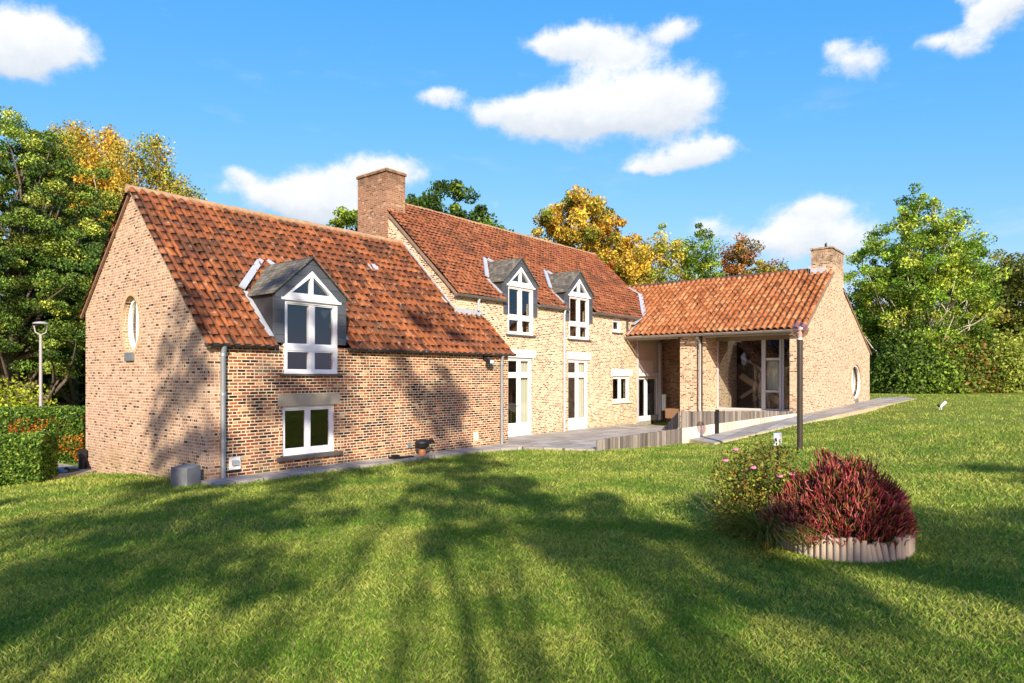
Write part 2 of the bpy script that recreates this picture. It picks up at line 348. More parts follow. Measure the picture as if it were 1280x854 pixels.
def glass(name, tint=(.9, .95, 1), body=.015, rough=.01):
    m, g, b = new_mat(name); nt = g.nt
    ge_ = g.n('ShaderNodeNewGeometry')
    ca = g.m('ABSOLUTE', g.n('ShaderNodeVectorMath', {0: ge_.outputs['Incoming'], 1: ge_.outputs['Normal']}, operation='DOT_PRODUCT').outputs['Value'])
    fr = g.m('MULTIPLY_ADD', g.m('POWER', g.m('SUBTRACT', 1.0, ca), 5.0), .9 if name != 'lamp_glass' else .7, .06)   # two-sided Schlick reflectance
    pos = g.n('ShaderNodeNewGeometry').outputs['Position']
    bm_ = g.n('ShaderNodeBump', {'Height': g.noise(pos, 1.6, 2), 'Distance': .004, 'Strength': .6})
    gl = g.n('ShaderNodeBsdfGlossy', {'Color': tint+(1,), 'Roughness': rough, 'Normal': bm_.outputs[0]})
    tp = g.n('ShaderNodeBsdfTransparent', {'Color': (.80, .84, .84, 1) if name != 'lamp_glass' else (.80, .64, .60, 1)})
    f = g.m('ADD', g.m('MULTIPLY', fr, 1.3), body, clamp=True)
    mx = g.n('ShaderNodeMixShader', {0: f, 1: tp.outputs[0], 2: gl.outputs[0]})
    nt.links.new(mx.outputs[0], nt.nodes['Material Output'].inputs[0]); return m
GLASS = glass('window_glass')
GLOBE = glass('lamp_glass', tint=(1, .86, .82), body=.10, rough=.05)

def slate(name):
    m, g, b = new_mat(name); ge = g.n('ShaderNodeNewGeometry')
    p = g.n('ShaderNodeSeparateXYZ', {0: ge.outputs['Position']}); n = g.n('ShaderNodeSeparateXYZ', {0: ge.outputs['True Normal']})
    nx = g.m('GREATER_THAN', g.m('ABSOLUTE', n.outputs[0]), .5)
    u = g.n('ShaderNodeMix', {0: nx, 2: p.outputs[0], 3: p.outputs[1]}, data_type='FLOAT').outputs[0]
    vv = g.m('DIVIDE', p.outputs[2], .085); row = g.m('FLOOR', vv); uu = g.m('ADD', g.m('DIVIDE', u, .17), g.m('MULTIPLY', row, .5))
    wn = g.n('ShaderNodeTexWhiteNoise', {'Vector': g.xyz(g.m('FLOOR', uu), row)}, noise_dimensions='2D').outputs['Value']
    fy = g.m('FRACT', vv); fx = g.m('FRACT', uu)
    e = g.m('MINIMUM', g.m('MULTIPLY', g.m('MINIMUM', fx, g.m('SUBTRACT', 1, fx)), 2), fy)
    line = g.sstep(e, .0, .13)
    c = g.ramp(wn, [(0, (.075, .065, .05)), (.5, (.13, .115, .085)), (1, (.20, .175, .13))])
    c = g.mixc(line, (.02, .018, .016), c)
    c = g.mixc(g.m('MULTIPLY', g.sstep(g.noise(ge.outputs['Position'], 5, 6, .7), .5, .75), .6), c, (.21, .18, .12))
    setb(g, b, Base_Color=c, Roughness=.75); bump(g, b, g.m('ADD', line, g.m('MULTIPLY', fy, -.7)), .012, .8)
    return m
SLATE_R = slate('slate_roof')
m, g, b = new_mat('slate_cladding'); ge = g.n('ShaderNodeNewGeometry')
p = g.n('ShaderNodeSeparateXYZ', {0: ge.outputs['Position']})
fz = g.m('FRACT', g.m('DIVIDE', p.outputs[2], .27)); ln = g.sstep(g.m('MINIMUM', fz, g.m('SUBTRACT', 1, fz)), .0, .03)
wn = g.n('ShaderNodeTexWhiteNoise', {'W': g.m('FLOOR', g.m('DIVIDE', p.outputs[2], .27))}, noise_dimensions='1D').outputs['Value']
c = g.mixc(wn, (.045, .05, .06), (.075, .085, .10)); c = g.mixc(g.m('MULTIPLY', g.noise(ge.outputs['Position'], 9, 5, .7), .5), c, (.11, .12, .14)); c = g.mixc(ln, (.012, .012, .014), c)
setb(g, b, Base_Color=c, Roughness=.5); bump(g, b, ln, .004); SLATE_F = m

m, g, b = new_mat('paving'); ge = g.n('ShaderNodeNewGeometry'); pos = ge.outputs['Position']; p = g.n('ShaderNodeSeparateXYZ', {0: pos})
def cellmask(g, a, size, w):
    f = g.m('FRACT', g.m('DIVIDE', a, size)); return g.sstep(g.m('MULTIPLY', g.m('MINIMUM', f, g.m('SUBTRACT', 1, f)), size), w*.5, w)
jm = g.m('MINIMUM', cellmask(g, p.outputs[0], .6, .012), cellmask(g, p.outputs[1], .6, .012))
wn = g.n('ShaderNodeTexWhiteNoise', {'Vector': g.xyz(g.m('FLOOR', g.m('DIVIDE', p.outputs[0], .6)), g.m('FLOOR', g.m('DIVIDE', p.outputs[1], .6)))}, noise_dimensions='2D').outputs['Value']
c = g.mixc(wn, (.28, .25, .225), (.42, .385, .35)); c = g.mixc(g.m('MULTIPLY', g.sstep(g.noise(pos, 1.7, 7, .7), .42, .7), .6), c, (.17, .15, .13))
c = g.mixc(g.m('MULTIPLY', g.sstep(g.noise(pos, 14, 5, .7), .55, .75), .35), c, (.12, .10, .07))
c = g.mixc(jm, (.06, .055, .045), c); setb(g, b, Base_Color=c, Roughness=.85); bump(g, b, g.m('ADD', jm, g.m('MULTIPLY', g.noise(pos, 30, 4), .5)), .006); PAVE = m
KERB = plain('yellow_kerb', (.46, .38, .24), .85, var=.3, scale=6, bmp=.004)

m, g, b = new_mat('gravel'); pos = g.n('ShaderNodeNewGeometry').outputs['Position']
vo = g.n('ShaderNodeTexVoronoi', {'Vector': pos, 'Scale': 22}); c = g.ramp(vo.outputs['Color'], [(0, (.16, .12, .09)), (.5, (.34, .27, .21)), (1, (.5, .43, .36))])
setb(g, b, Base_Color=c, Roughness=.95); bump(g, b, vo.outputs['Distance'], -.02); GRAVEL = m

m, g, b = new_mat('lawn_soil'); pos = g.n('ShaderNodeNewGeometry').outputs['Position']
n1 = g.noise(pos, .35, 4, .6); n2 = g.noise(pos, 3.0, 6, .7); n3 = g.noise(pos, 24, 5, .75)
c = g.ramp(g.m('ADD', g.m('MULTIPLY', n2, .5), g.m('MULTIPLY', n3, .5)), [(.3, (.05, .095, .01)), (.47, (.16, .22, .028)), (.62, (.28, .30, .06)), (.8, (.38, .35, .11))])
c = g.mixc(g.m('MULTIPLY', g.sstep(n1, .4, .65), .35), c, (.17, .165, .045))
setb(g, b, Base_Color=c, Roughness=1); b.inputs['Specular IOR Level'].default_value = .1
bump(g, b, g.m('ADD', n3, g.noise(pos, 70, 3, .7)), .04, .8); LAWN = m
m, g, b = new_mat('earth'); pos = g.n('ShaderNodeNewGeometry').outputs['Position']
c = g.ramp(g.noise(pos, 6, 7, .75), [(.3, (.035, .022, .012)), (.6, (.10, .06, .03)), (.8, (.20, .12, .06))]); setb(g, b, Base_Color=c, Roughness=1); bump(g, b, g.noise(pos, 25, 4), .03); EARTH = m

def leafmat(name, trans=.35, rough=.55):
    m, g, b = new_mat(name); a = g.n('ShaderNodeAttribute', attribute_name='tint').outputs['Color']
    setb(g, b, Base_Color=a, Roughness=rough); b.inputs['Specular IOR Level'].default_value = .25
    t = g.n('ShaderNodeBsdfTranslucent', {'Color': g.mixc(1, a, (1.25, 1.2, .7), 'MULTIPLY')})
    mx = g.n('ShaderNodeMixShader', {0: trans, 1: b.outputs[0], 2: t.outputs[0]}); g.nt.links.new(mx.outputs[0], g.nt.nodes['Material Output'].inputs[0])
    return m
LEAF = leafmat('leaves'); GRASS = leafmat('grass_blades', .3, .6); NEEDLE = leafmat('needles', .15, .6); HEATH = leafmat('heather_flowers', .2, .7)
m, g, b = new_mat('bark'); pos = g.n('ShaderNodeNewGeometry').outputs['Position']
c = g.ramp(g.noise(g.n('ShaderNodeVectorMath', {0: pos, 1: (1, 1, .2)}, operation='MULTIPLY').outputs[0], 14, 5, .7), [(.3, (.045, .035, .025)), (.6, (.14, .11, .08)), (.8, (.24, .2, .15))])
setb(g, b, Base_Color=c, Roughness=.95); bump(g, b, g.noise(pos, 30, 4), .02); BARK = m
m, g, b = new_mat('birch_bark'); c = g.ramp(g.noise(g.n('ShaderNodeVectorMath', {0: pos.node.outputs[0] if False else g.n('ShaderNodeNewGeometry').outputs['Position'], 1: (1, 1, 3)}, operation='MULTIPLY').outputs[0], 4, 5, .7), [(.35, (.12, .10, .07)), (.5, (.45, .42, .34)), (.8, (.6, .56, .48))]); setb(g, b, Base_Color=c, Roughness=.8); BIRCH = m

def timber(name, cols):
    m, g, b = new_mat(name); ge = g.n('ShaderNodeNewGeometry'); pos = ge.outputs['Position']
    rn = ge.outputs['Random Per Island']
    st = g.noise(g.n('ShaderNodeVectorMath', {0: pos, 1: (1, 1, .12)}, operation='MULTIPLY').outputs[0], 45, 4, .7)
    c = g.ramp(g.m('ADD', g.m('MULTIPLY', rn, .6), g.m('MULTIPLY', st, .5)), cols)
    setb(g, b, Base_Color=c, Roughness=.9); bump(g, b, st, .008); return m
PALIS = timber('weathered_timber', [(.2, (.05, .042, .036)), (.5, (.135, .115, .10)), (.75, (.22, .19, .165)), (1, (.34, .30, .265))])
LOGM = timber('log_timber', [(.15, (.14, .10, .07)), (.5, (.36, .29, .22)), (.8, (.52, .43, .34)), (1, (.62, .55, .46))])
PALE_C = timber('pale_concrete', [(.1, (.36, .31, .25)), (.6, (.58, .52, .43)), (1, (.70, .65, .56))])

# ------------------------------------------------------------------ ground
CP = np.array([(0,0,.3),(-10,-10,.35),(7.2,1.6,.2),(11.5,0,.42),(17.9,5,.36),(18.8,7.5,.03),(19.3,9.0,-.06),(23.4,6.2,.52),(32.4,5.1,.80),(38,7,.86),
  (45,-10,1.0),(57,1.5,1.14),(52,18,1.1),(6.4,12.3,-.06),(10,12.2,-.06),(13.7,12.2,-.07),(15.8,10.5,-.07),(17,9.3,-.05),(6.3,16,-.17),(6.3,19.7,-.47),(4.8,17.9,-.38),
  (0,12,-.1),(-5,18,-.35),(10,26,-.5),(26,28,.1),(40,22,1.0),(11,8,.02),(14,5,.17),(5,6,.12),(22,12,-.12),(28,12,-.1),(30,0,.75),(-20,10,0),(0,30,-.5),(80,0,1.4),(60,60,.8),(0,60,-.6),(20,-30,.9),(-40,-40,.4)])
def _U(r): return np.where(r > 1e-9, r*r*np.log(np.maximum(r, 1e-9)), 0)
_n = len(CP); _K = _U(np.linalg.norm(CP[:, None, :2]-CP[None, :, :2], axis=2))+np.eye(_n)*1.5
_P = np.hstack([np.ones((_n, 1)), CP[:, :2]]); _A = np.zeros((_n+3, _n+3)); _A[:_n, :_n] = _K; _A[:_n, _n:] = _P; _A[_n:, :_n] = _P.T
_w = np.linalg.solve(_A, np.concatenate([CP[:, 2], np.zeros(3)]))
def ground(x, y):
    x = np.asarray(x, float); y = np.asarray(y, float)
    r = np.sqrt((x-20)**2+(y-8)**2); k = np.minimum(1, 62/np.maximum(r, 1)); xx = 20+(x-20)*k; yy = 8+(y-8)*k
    d = np.sqrt((xx[..., None]-CP[:, 0])**2+(yy[..., None]-CP[:, 1])**2)
    z = (_U(d)*_w[:_n]).sum(-1)+_w[_n]+_w[_n+1]*xx+_w[_n+2]*yy
    return np.clip(z, -.9, 1.5)
def gz(x, y): return float(ground(np.array([x]), np.array([y]))[0])
ax = np.concatenate([np.array([-900, -500, -250, -150, -90]), np.arange(-60, 90.1, 1.0), np.array([110, 160, 260, 500, 900])])
ay = ax.copy()
XX, YY = np.meshgrid(ax, ay, indexing='ij'); ZZ = ground(XX, YY)
nx_, ny_ = XX.shape; idx = np.arange(nx_*ny_).reshape(nx_, ny_)
Fq = np.stack([idx[:-1, :-1], idx[1:, :-1], idx[1:, 1:], idx[:-1, 1:]], -1).reshape(-1, 4)
lawn = mesh_np('lawn', np.stack([XX, YY, ZZ], -1).reshape(-1, 3), Fq, LAWN, smooth=True)
tag(lawn, None, kind='structure')

# ------------------------------------------------------------------ paving
def sheet(name, pts, m, thick=.12, seg=1):
    """slab whose top outline is given as (x,y,z)"""
    mb = MB(); n = len(pts)
    vs = [(p[0], p[1], p[2]) for p in pts]+[(p[0], p[1], p[2]-thick) for p in pts]
    mb.add(vs, [tuple(range(n))]+[tuple(range(2*n-1, n-1, -1))]+[(i, (i+1) % n, n+(i+1) % n, n+i) for i in range(n)])
    return tag(mb.build(name, m), None, kind='structure')
sheet('path', [(6.25, 12.38, .0), (13.6, 12.38, .0), (15.2, 12.0, .0), (15.2, 13.06, .0), (6.25, 13.06, .0)], PAVE)
sheet('terrace', [(15.202, 11.9, .0), (15.9, 10.05, .0), (19.3, 9.1, .0), (25.3, 7.4, .0), (25.3, 14.2, .0), (30.5, 14.6, .0), (15.202, 14.6, 0)], PAVE, thick=.25)
ramp_top = [(19.0, 7.78, .09), (19.7, 8.82, .09), (25.25, 6.93, .68), (25.25, 5.9, .70)]
path2 = sheet('ramp_path', ramp_top, PAVE, thick=.2)
path3 = sheet('gable_path', [(25.252, 5.9, .70), (25.252, 6.93, .68), (38.5, 6.93, .94), (40, 6.0, .96), (38.5, 5.35, .94)], PAVE, thick=.2)
kb = MB(); kb.bar((19.0, 7.72, .02), (25.25, 5.84, .63), .06, .13); kb.bar((25.25, 5.84, .63), (38.5, 5.29, .87), .06, .13); kb.bar((18.95, 7.72, .02), (19.66, 8.84, .02), .06, .13)
tag(kb.build('kerb', KERB), None, kind='structure')

# ------------------------------------------------------------------ the house
HX = (15, 14, 0)
house = empty('brick_house', HX, 'long cream and red brick country house with rust tiled roofs, chimneys and slate dormers', 'house')
WY, MY = 13.06, 14.2
WZ0, WS = 2.80, .985      # wing roof: z at the wall, slope
RYW = 16.72; RZW = WZ0+WS*(RYW-WY)
MZ0, MS = 4.70, .925; RYM = 17.93; RZM = MZ0+MS*(RYM-MY)
DW = [(8.78, WY, 0.0, WS, WZ0), (17.86, MY, 1.37, MS, MZ0), (21.50, MY, 1.37, MS, MZ0)]
def rect(x0, x1, z0, z1): return [(x0, z0), (x1, z0), (x1, z1), (x0, z1)]
def wallY(name, poly, y0, th, m, holes=(), lab=None):
    mb = MB().prism(poly, 'Y', y0, y0+th); o = mb.build(name, m, house)
    if holes: cut(o, [MB().prism(h, 'Y', y0-.3, y0+th+.3) for h in holes])
    if lab: o['label'] = lab
    return o
def wallX(name, poly, x0, th, m, holes=(), lab=None):
    mb = MB().prism(poly, 'X', x0, x0+th); o = mb.build(name, m, house)
    if holes: cut(o, [MB().prism(h, 'X', x0-.3, x0+th+.3) for h in holes])
    if lab: o['label'] = lab
    return o
def ell(cx, cz, rx, rz, n=40, e=0): return [(cx+(rx+e)*math.cos(2*math.pi*k/n), cz+(rz+e)*math.sin(2*math.pi*k/n)) for k in range(n)]
def dorm_hole(cx, dz): return [(cx-.70, 2.12+dz), (cx+.70, 2.12+dz), (cx+.70, 3.80+dz), (cx+.66, 3.86+dz), (cx, 4.47+dz), (cx-.66, 3.86+dz), (cx-.70, 3.80+dz)]
# wing
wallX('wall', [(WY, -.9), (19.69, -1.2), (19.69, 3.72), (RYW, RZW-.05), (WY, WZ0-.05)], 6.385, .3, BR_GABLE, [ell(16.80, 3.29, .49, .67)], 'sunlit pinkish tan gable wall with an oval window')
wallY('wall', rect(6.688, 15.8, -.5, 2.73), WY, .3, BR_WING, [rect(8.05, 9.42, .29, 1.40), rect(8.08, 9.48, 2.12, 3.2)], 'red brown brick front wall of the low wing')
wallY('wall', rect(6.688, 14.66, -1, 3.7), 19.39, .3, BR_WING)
wallX('wall', rect(13.363, 14.197, -.5, 2.73), 15.5, .3, BR_WING)
# main block
wallY('wall', rect(14.67, 26.2, -.4, 4.62), MY, .3, BR_MAIN, [rect(17.17, 18.53, 0.0, 2.70), rect(20.76, 22.16, 0.0, 2.70), rect(24.04, 25.46, .97, 2.07), rect(24.03, 24.76, 3.90, 4.48), rect(17.16, 18.56, 3.49, 5.0), rect(20.8, 22.2, 3.49, 5.0)], 'cream and tan brick front wall of the tall block')
wallX('wall', [(14.503, -.4), (21.3, -.6), (21.3, MZ0-.1), (RYM, RZM-.12), (14.503, MZ0+MS*.3-.12)], 14.67, .3, BR_MAIN)
wallX('wall', [(14.66, 2), (21.3, 2), (21.3, MZ0-.1), (RYM, RZM-.12), (14.66, MZ0+MS*.46-.12)], 28.2, .3, BR_MAIN)
wallY('wall', rect(14.973, 28.2, -.6, 4.6), 21.0, .3, BR_MAIN)
# east wing
wallY('wall', [(25.3, -.1), (36.3, .4), (36.3, 3.22), (29.35, 6.42), (25.3, 3.78)], 6.95, .3, BR_EAST, [ell(33.4, 1.80, .98, .78)], 'pink tan gable wall with a round window')
wb = MB(); wb.box(25.3, 26.95, 7.253, 7.48, -.2, 3.72); wb.build('brick_pier', BR_EAST, house)
wb = MB(); wb.box(25.55, 26.8, 10.80, 10.93, -.2, 3.9)                                    # wall beside the glazing
wb.build('brick_pier', BR_EAST, house); wb = MB()
wb.box(26.15, 28.9, 10.933, 11.147, -.2, 4.1); wb.box(25.5, 28.9, 11.15, 11.88, -.2, 3.85)   # brick pier at the entrance
wb.build('brick_pier', BR_EAST, house)
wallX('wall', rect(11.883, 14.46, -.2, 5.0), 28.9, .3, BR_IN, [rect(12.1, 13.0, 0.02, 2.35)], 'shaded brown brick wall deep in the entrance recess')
wallX('wall', rect(7.253, 20.0, 0, 3.2), 36.0, .3, BR_EAST)
wallY('wall', rect(29.2, 36.0, 0, 4.5), 20.0, .3, BR_EAST)
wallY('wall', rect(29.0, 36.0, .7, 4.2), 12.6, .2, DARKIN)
wallY('wall', rect(26.203, 28.897, -.2, 4.6), 14.46, .2, CREAM, [rect(26.28, 28.62, 0.02, 2.02)], 'cream rendered panel over the garden door')
# inside
fl = MB(); fl.box(6.69, 15.49, 13.37, 19.38, -.1, .02); fl.box(14.98, 28.19, 14.68, 20.99, -.1, .012); fl.box(6.69, 14.6, 13.37, 19.38, 1.80, 1.9)
fl.box(14.98, 28.19, 14.51, 20.99, 2.78, 2.95); fl.box(25.6, 35.98, 7.26, 12.59, .3, .70)
fl.build('floor', FLOORIN, house)
sl = MB(); sl.box(25.28, 26.66, 7.49, 10.79, .2, .705); sl.build('threshold', PALE_C, house)
pt = MB(); pt.box(6.7, 14.6, 16.4, 16.5, .03, 1.79); pt.box(11.0, 11.1, 13.37, 19.38, .03, 1.79); pt.box(6.7, 14.6, 17.2, 17.3, 1.91, 5.0)
pt.box(15.0, 28.1, 18.0, 18.1, .02, 2.77); pt.box(19.6, 19.7, 14.51, 18.0, .02, 2.77); pt.box(23.2, 23.3, 14.51, 18.0, .02, 2.77)
pt.box(15.0, 28.1, 17.2, 17.3, 2.96, 6.9); pt.box(19.6, 19.7, 14.7, 17.2, 2.96, 4.7); pt.box(23.2, 23.3, 14.7, 17.2, 2.96, 4.7)
pt.build('partition', DARKIN, house)
# chimneys
ch = MB(); ch.box(14.59, 15.42, 17.37, 18.92, 5.9, 8.98); ch.box(14.55, 15.46, 17.33, 18.96, 8.98, 9.06); co = ch.build('chimney', BR_CHIM, house)
cp = MB(); cp.box(14.57, 15.44, 17.35, 18.94, 9.06, 9.10); cp.build('chimney_cap', LINT_S, co)
fs = MB()
for i in range(3): fs.bar((14.6, 17.30, 6.9), (15.5, 17.30, 6.9), .02, .01)
ch = MB(); ch.box(29.12, 31.02, 6.946, 7.75, 5.6, 7.28); ch.box(29.08, 31.06, 6.905, 7.79, 7.28, 7.35); co = ch.build('chimney', BR_EAST, house)
cl_ = MB(); cl_.box(29.03, 29.11, 7.2, 7.82, 6.28, 6.50); cl_.box(29.03, 30.2, 7.76, 7.83, 6.3, 6.62); cl_.build('chimney_flashing', LEAD, co)
cp = MB(); cp.tube([(29.6, 7.3, 7.35), (29.6, 7.3, 7.55)], .05, 8); cp.tube([(29.5, 7.3, 7.55), (29.72, 7.3, 7.62)], .02, 6); cp.build('chimney_cowl', BLACK, co)

# tiled roofs ------------------------------------------------------
def tile_roof(name, m, P0, U, W, S, LEN, cw, rh, amp, thick, keep=None, lab=None, sag=.022, seed=0, roll=.62, lipk=.55, pan=.35, pw=.8):
    P0, U, S = Vector(P0), Vector(U).normalized(), Vector(S).normalized(); N = U.cross(S).normalized()
    if N.z < 0: N = -N
    nc = int(round(W/cw)); nr = int(math.ceil(LEN/rh)); cw = W/nc; K = 10
    rg = np.random.RandomState(seed)
    cu = np.arange(nc*K+1)/K
    f = cu-np.floor(cu)
    prof = amp*np.where(f < roll, np.sin(np.pi*np.clip(f/roll, 0, 1))**pw, -pan*np.sin(np.pi*(f-roll)/(1-roll)))
    lip = -.16*np.where(f < roll, np.sin(np.pi*f/roll), -.3*np.sin(np.pi*(f-roll)/(1-roll)))
    rows = []
    tj = rg.uniform(-1, 1, (nr+1, nc+1))
    ci = np.minimum(np.floor(cu-1e-6).astype(int).clip(0), nc)
    for r in range(nr):
        v1 = min((r+1)*rh, LEN)
        j = tj[r][ci]*.006
        rows.append((r*rh+lip*rh*lipk+j*2, prof+0*j, r+.001+0*cu))
        rows.append((r*rh+lip*rh*lipk+j*2, prof+thick+j*1.2, r+.002+0*cu))
        rows.append((v1+0*cu, prof*.93, r+.97+0*cu))
    V = []; UV = []
    for (vv, hh, uvv) in rows:
        x = cu*cw
        sg = np.array([mnoise.noise(Vector((a*.45, float(b)*.5, seed)))*sag*2 for a, b in zip(x, vv)])
        pts = np.array(P0)[None]+np.outer(x, np.array(U))+np.outer(vv, np.array(S))+np.outer(hh+sg, np.array(N))
        V.append(pts); UV.append(np.stack([cu, uvv], 1))
    V = np.concatenate(V); UV = np.concatenate(UV); n = len(cu); R = len(rows)
    idx = np.arange(R*n).reshape(R, n)
    F = np.stack([idx[:-1, :-1], idx[:-1, 1:], idx[1:, 1:], idx[1:, :-1]], -1).reshape(-1, 4)
    if keep is not None:
        c = V[F].mean(1); F = F[keep(c)]
    # uv per loop so neighbouring tiles do not share a tile number
    cu_mid = UV[F][:, :, 0].mean(1, keepdims=True)
    uvl = UV[F].copy(); uvl[:, :, 0] = np.clip(uvl[:, :, 0], np.floor(cu_mid)+.001, np.floor(cu_mid)+.999)
    used = np.unique(F); mp = -np.ones(len(V), int); mp[used] = np.arange(len(used)); V = V[used]; F = mp[F]
    org = np.array(P0)
    o = mesh_np(name, V, F, m, house, tuple(org), smooth=False)
    l = o.data.uv_layers.new(name='UVMap'); l.data.foreach_set('uv', uvl.reshape(-1, 2).astype(np.float32).ravel())
    if lab: o['label'] = lab
    return o
def keepW(c):
    k = np.ones(len(c), bool)
    for (cx, y, dz, s, z0) in DW[:1]: k &= ~((np.abs(c[:, 0]-cx) < .93) & (c[:, 1] < y+1.1-.0*c[:, 0]) & (c[:, 2] < 3.9+dz))
    k &= ~((c[:, 0] > 14.64) & (c[:, 1] > MY-.01))
    return k
lenW = math.hypot(RYW-(WY-.16), (RYW-WY+.16)*WS)
tile_roof('roof', T_WING, (6.28, WY-.16, WZ0-.16*WS+.07), (1, 0, 0), 9.66, (0, 1, WS), lenW, .225, .285, .045, .026, keepW, 'rust red pantile roof of the low wing', seed=1, lipk=1.1)
tile_roof('roof', T_WING, (6.28, 19.9, 3.62), (1, 0, 0), 8.4, (0, -1, (RZW+.07-3.62)/(19.9-RYW)), math.hypot(19.9-RYW, RZW+.07-3.62), .215, .285, .034, .030, seed=2)
def keepM(c):
    k = np.ones(len(c), bool)
    for (cx, y, dz, s, z0) in DW[1:]: k &= ~((np.abs(c[:, 0]-cx) < .93) & (c[:, 1] < y+1.1) & (c[:, 2] < 3.9+dz))
    k &= ~((c[:, 0] < 15.43) & (c[:, 1] > 17.37) & (c[:, 1] < 18.92))
    return k
lenM = math.hypot(RYM-(MY-.16), (RYM-MY+.16)*MS)
tile_roof('roof', T_MAIN, (14.60, MY-.16, MZ0-.16*MS+.06), (1, 0, 0), 14.0, (0, 1, MS), lenM, .20, .20, .022, .022, keepM, 'brown red tile roof of the tall block', seed=3)
tile_roof('roof', T_MAIN, (14.60, 21.6, RZM-3.67*MS+.06), (1, 0, 0), 14.0, (0, -1, MS), lenM*3.67/3.89, .20, .20, .022, .022, seed=4)
EZ0 = 3.80; ES = (6.50-EZ0)/(29.40-25.10)
def keepE(c):
    inside = (c[:, 0] < 28.5) & (c[:, 1] > 14.19) & (c[:, 2] < MZ0+MS*(c[:, 1]-MY)+.03)
    chim = (c[:, 0] > 29.12) & (c[:, 0] < 31.0) & (c[:, 1] < 7.74)
    return ~(inside | chim)
lenE = math.hypot(4.3, 2.7)
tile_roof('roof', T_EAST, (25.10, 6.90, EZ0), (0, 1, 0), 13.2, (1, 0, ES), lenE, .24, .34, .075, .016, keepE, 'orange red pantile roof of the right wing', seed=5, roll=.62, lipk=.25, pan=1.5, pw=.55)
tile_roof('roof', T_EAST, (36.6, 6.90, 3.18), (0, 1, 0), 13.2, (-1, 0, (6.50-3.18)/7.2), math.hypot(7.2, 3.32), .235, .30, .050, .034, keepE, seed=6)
# ridge tiles, verges, eaves boards
def ridge(p0, p1, r, m):
    mb = MB(); p0, p1 = Vector(p0), Vector(p1); L = (p1-p0).length; n = int(L/.36); d = (p1-p0)/n
    for i in range(n):
        a = p0+d*i+Vector((0, 0, rnd.uniform(-.008, .008))); b_ = a+d*1.04; mb.tube([a, b_], [r, r*.9], 10)
    return mb.build('ridge_tiles', m, house)
ridge((6.26, RYW, RZW+.04), (14.7, RYW, RZW+.05), .10, T_RIDGE)
ridge((15.42, RYM, RZM+.03), (28.62, RYM, RZM+.03), .085, T_RIDGE)
ridge((29.4, 7.78, 6.50), (29.4, 19.9, 6.50), .09, plain('ridge_dark', (.10, .05, .035), .9, var=.4, scale=6))
VM = plain('verge_mortar', (.24, .16, .11), .9, var=.5, scale=9, bmp=.01)
def verge(a, b_, w=.05, h=.14): MB().bar(a, b_, w, h).build('verge', VM, house)
verge((6.35, WY-.14, WZ0-.17), (6.35, RYW, RZW-.01), .05, .05); verge((6.35, 19.9, 3.60), (6.35, RYW, RZW-.01), .05, .05)
verge((28.56, MY-.14, MZ0-.2), (28.56, RYM, RZM-.04)); verge((14.63, MY-.1, MZ0-.16), (14.63, 17.3, MZ0+MS*3.1-.08), .05, .07)
verge((29.2, 6.90, 6.30), (25.15, 6.91, EZ0-.06), .06, .10); verge((31.0, 6.93, 5.74), (36.55, 6.93, 3.12), .05, .08)
# soffit and beam under the right roof
so = MB(); so.prism([(25.14, EZ0-.04), (28.2, EZ0+ES*3.06-.07), (28.2, EZ0+ES*3.06-.11), (25.14, EZ0-.08)], 'Y', 7.0, 14.15); so.build('soffit', SOFFIT, house)
bmx = MB(); bmx.box(25.33, 25.47, 7.49, 10.78, 3.60, 3.72); bmx.box(25.33, 25.47, 11.9, 14.18, 3.60, 3.72); bmx.build('beam', BEAM, house)
bq = MB(); bq.box(26.62, 26.78, 7.49, 10.79, 3.50, 4.6); bq.build('beam', SOFFIT, house)
# gutters and downpipes
def gutter(a, b_, m, r=.075):
    a, b_ = Vector(a), Vector(b_); a.z -= .02; b_.z -= .02; d = (b_-a).normalized(); side = d.cross(Vector((0, 0, 1))); mb = MB(); n = 8; vs = []
    for p in (a, b_):
        for k in range(n+1):
            t = math.pi*k/n; vs.append(p+side*math.cos(t)*r-Vector((0, 0, 1))*math.sin(t)*r)
        for k in range(n+1):
            t = math.pi*(n-k)/n; vs.append(p+side*math.cos(t)*(r-.008)-Vector((0, 0, 1))*math.sin(t)*(r-.008))
    M = 2*(n+1); mb.add(vs, [(k, (k+1) % M, M+(k+1) % M, M+k) for k in range(M)])
    mb.add([vs[k] for k in range(n+1)], [tuple(range(n+1))]); mb.add([vs[M+k] for k in range(n+1)], [tuple(range(n+1))])
    rim = side*r*.98
    mb.tube([a+rim, b_+rim], .013, 6); mb.tube([a-rim, b_-rim], .013, 6)
    return mb.build('gutter', m, house, fix=False)
gutter((6.30, WY-.12, 2.74), (7.86, WY-.12, 2.75), GUT); gutter((9.73, WY-.12, 2.75), (15.98, WY-.12, 2.77), GUT)
gutter((14.55, MY-.12, 4.60), (16.96, MY-.12, 4.61), GUT_L); gutter((18.78, MY-.12, 4.61), (20.62, MY-.12, 4.61), GUT_L); gutter((22.42, MY-.12, 4.61), (26.45, MY-.12, 4.61), GUT_L)
gutter((25.02, 14.3, 3.73), (25.02, 6.88, 3.75), GUT_L)
def pipe(pts, m, r=.045, cuffs=()):
    mb = MB(); mb.tube(pts, r, 12)
    o = mb.build('downpipe', m, house)
    for (x, y, z) in cuffs: MB().tube([(x, y, z-.03), (x, y, z+.03)], r*1.2, 12).build('pipe_collar', m, o)
    return o
pipe([(6.67, WY-.13, 2.68), (6.67, WY-.07, 2.5), (6.67, WY-.07, 0)], ZINC, .052, [(6.67, WY-.07, z) for z in (.75, 1.7, 2.5)])
pipe([(15.42, WY-.12, 2.70), (15.42, WY-.07, 2.5), (15.42, WY-.07, 0)], ZINC, .048, [(15.42, WY-.07, z) for z in (.9, 1.8, 2.45)])
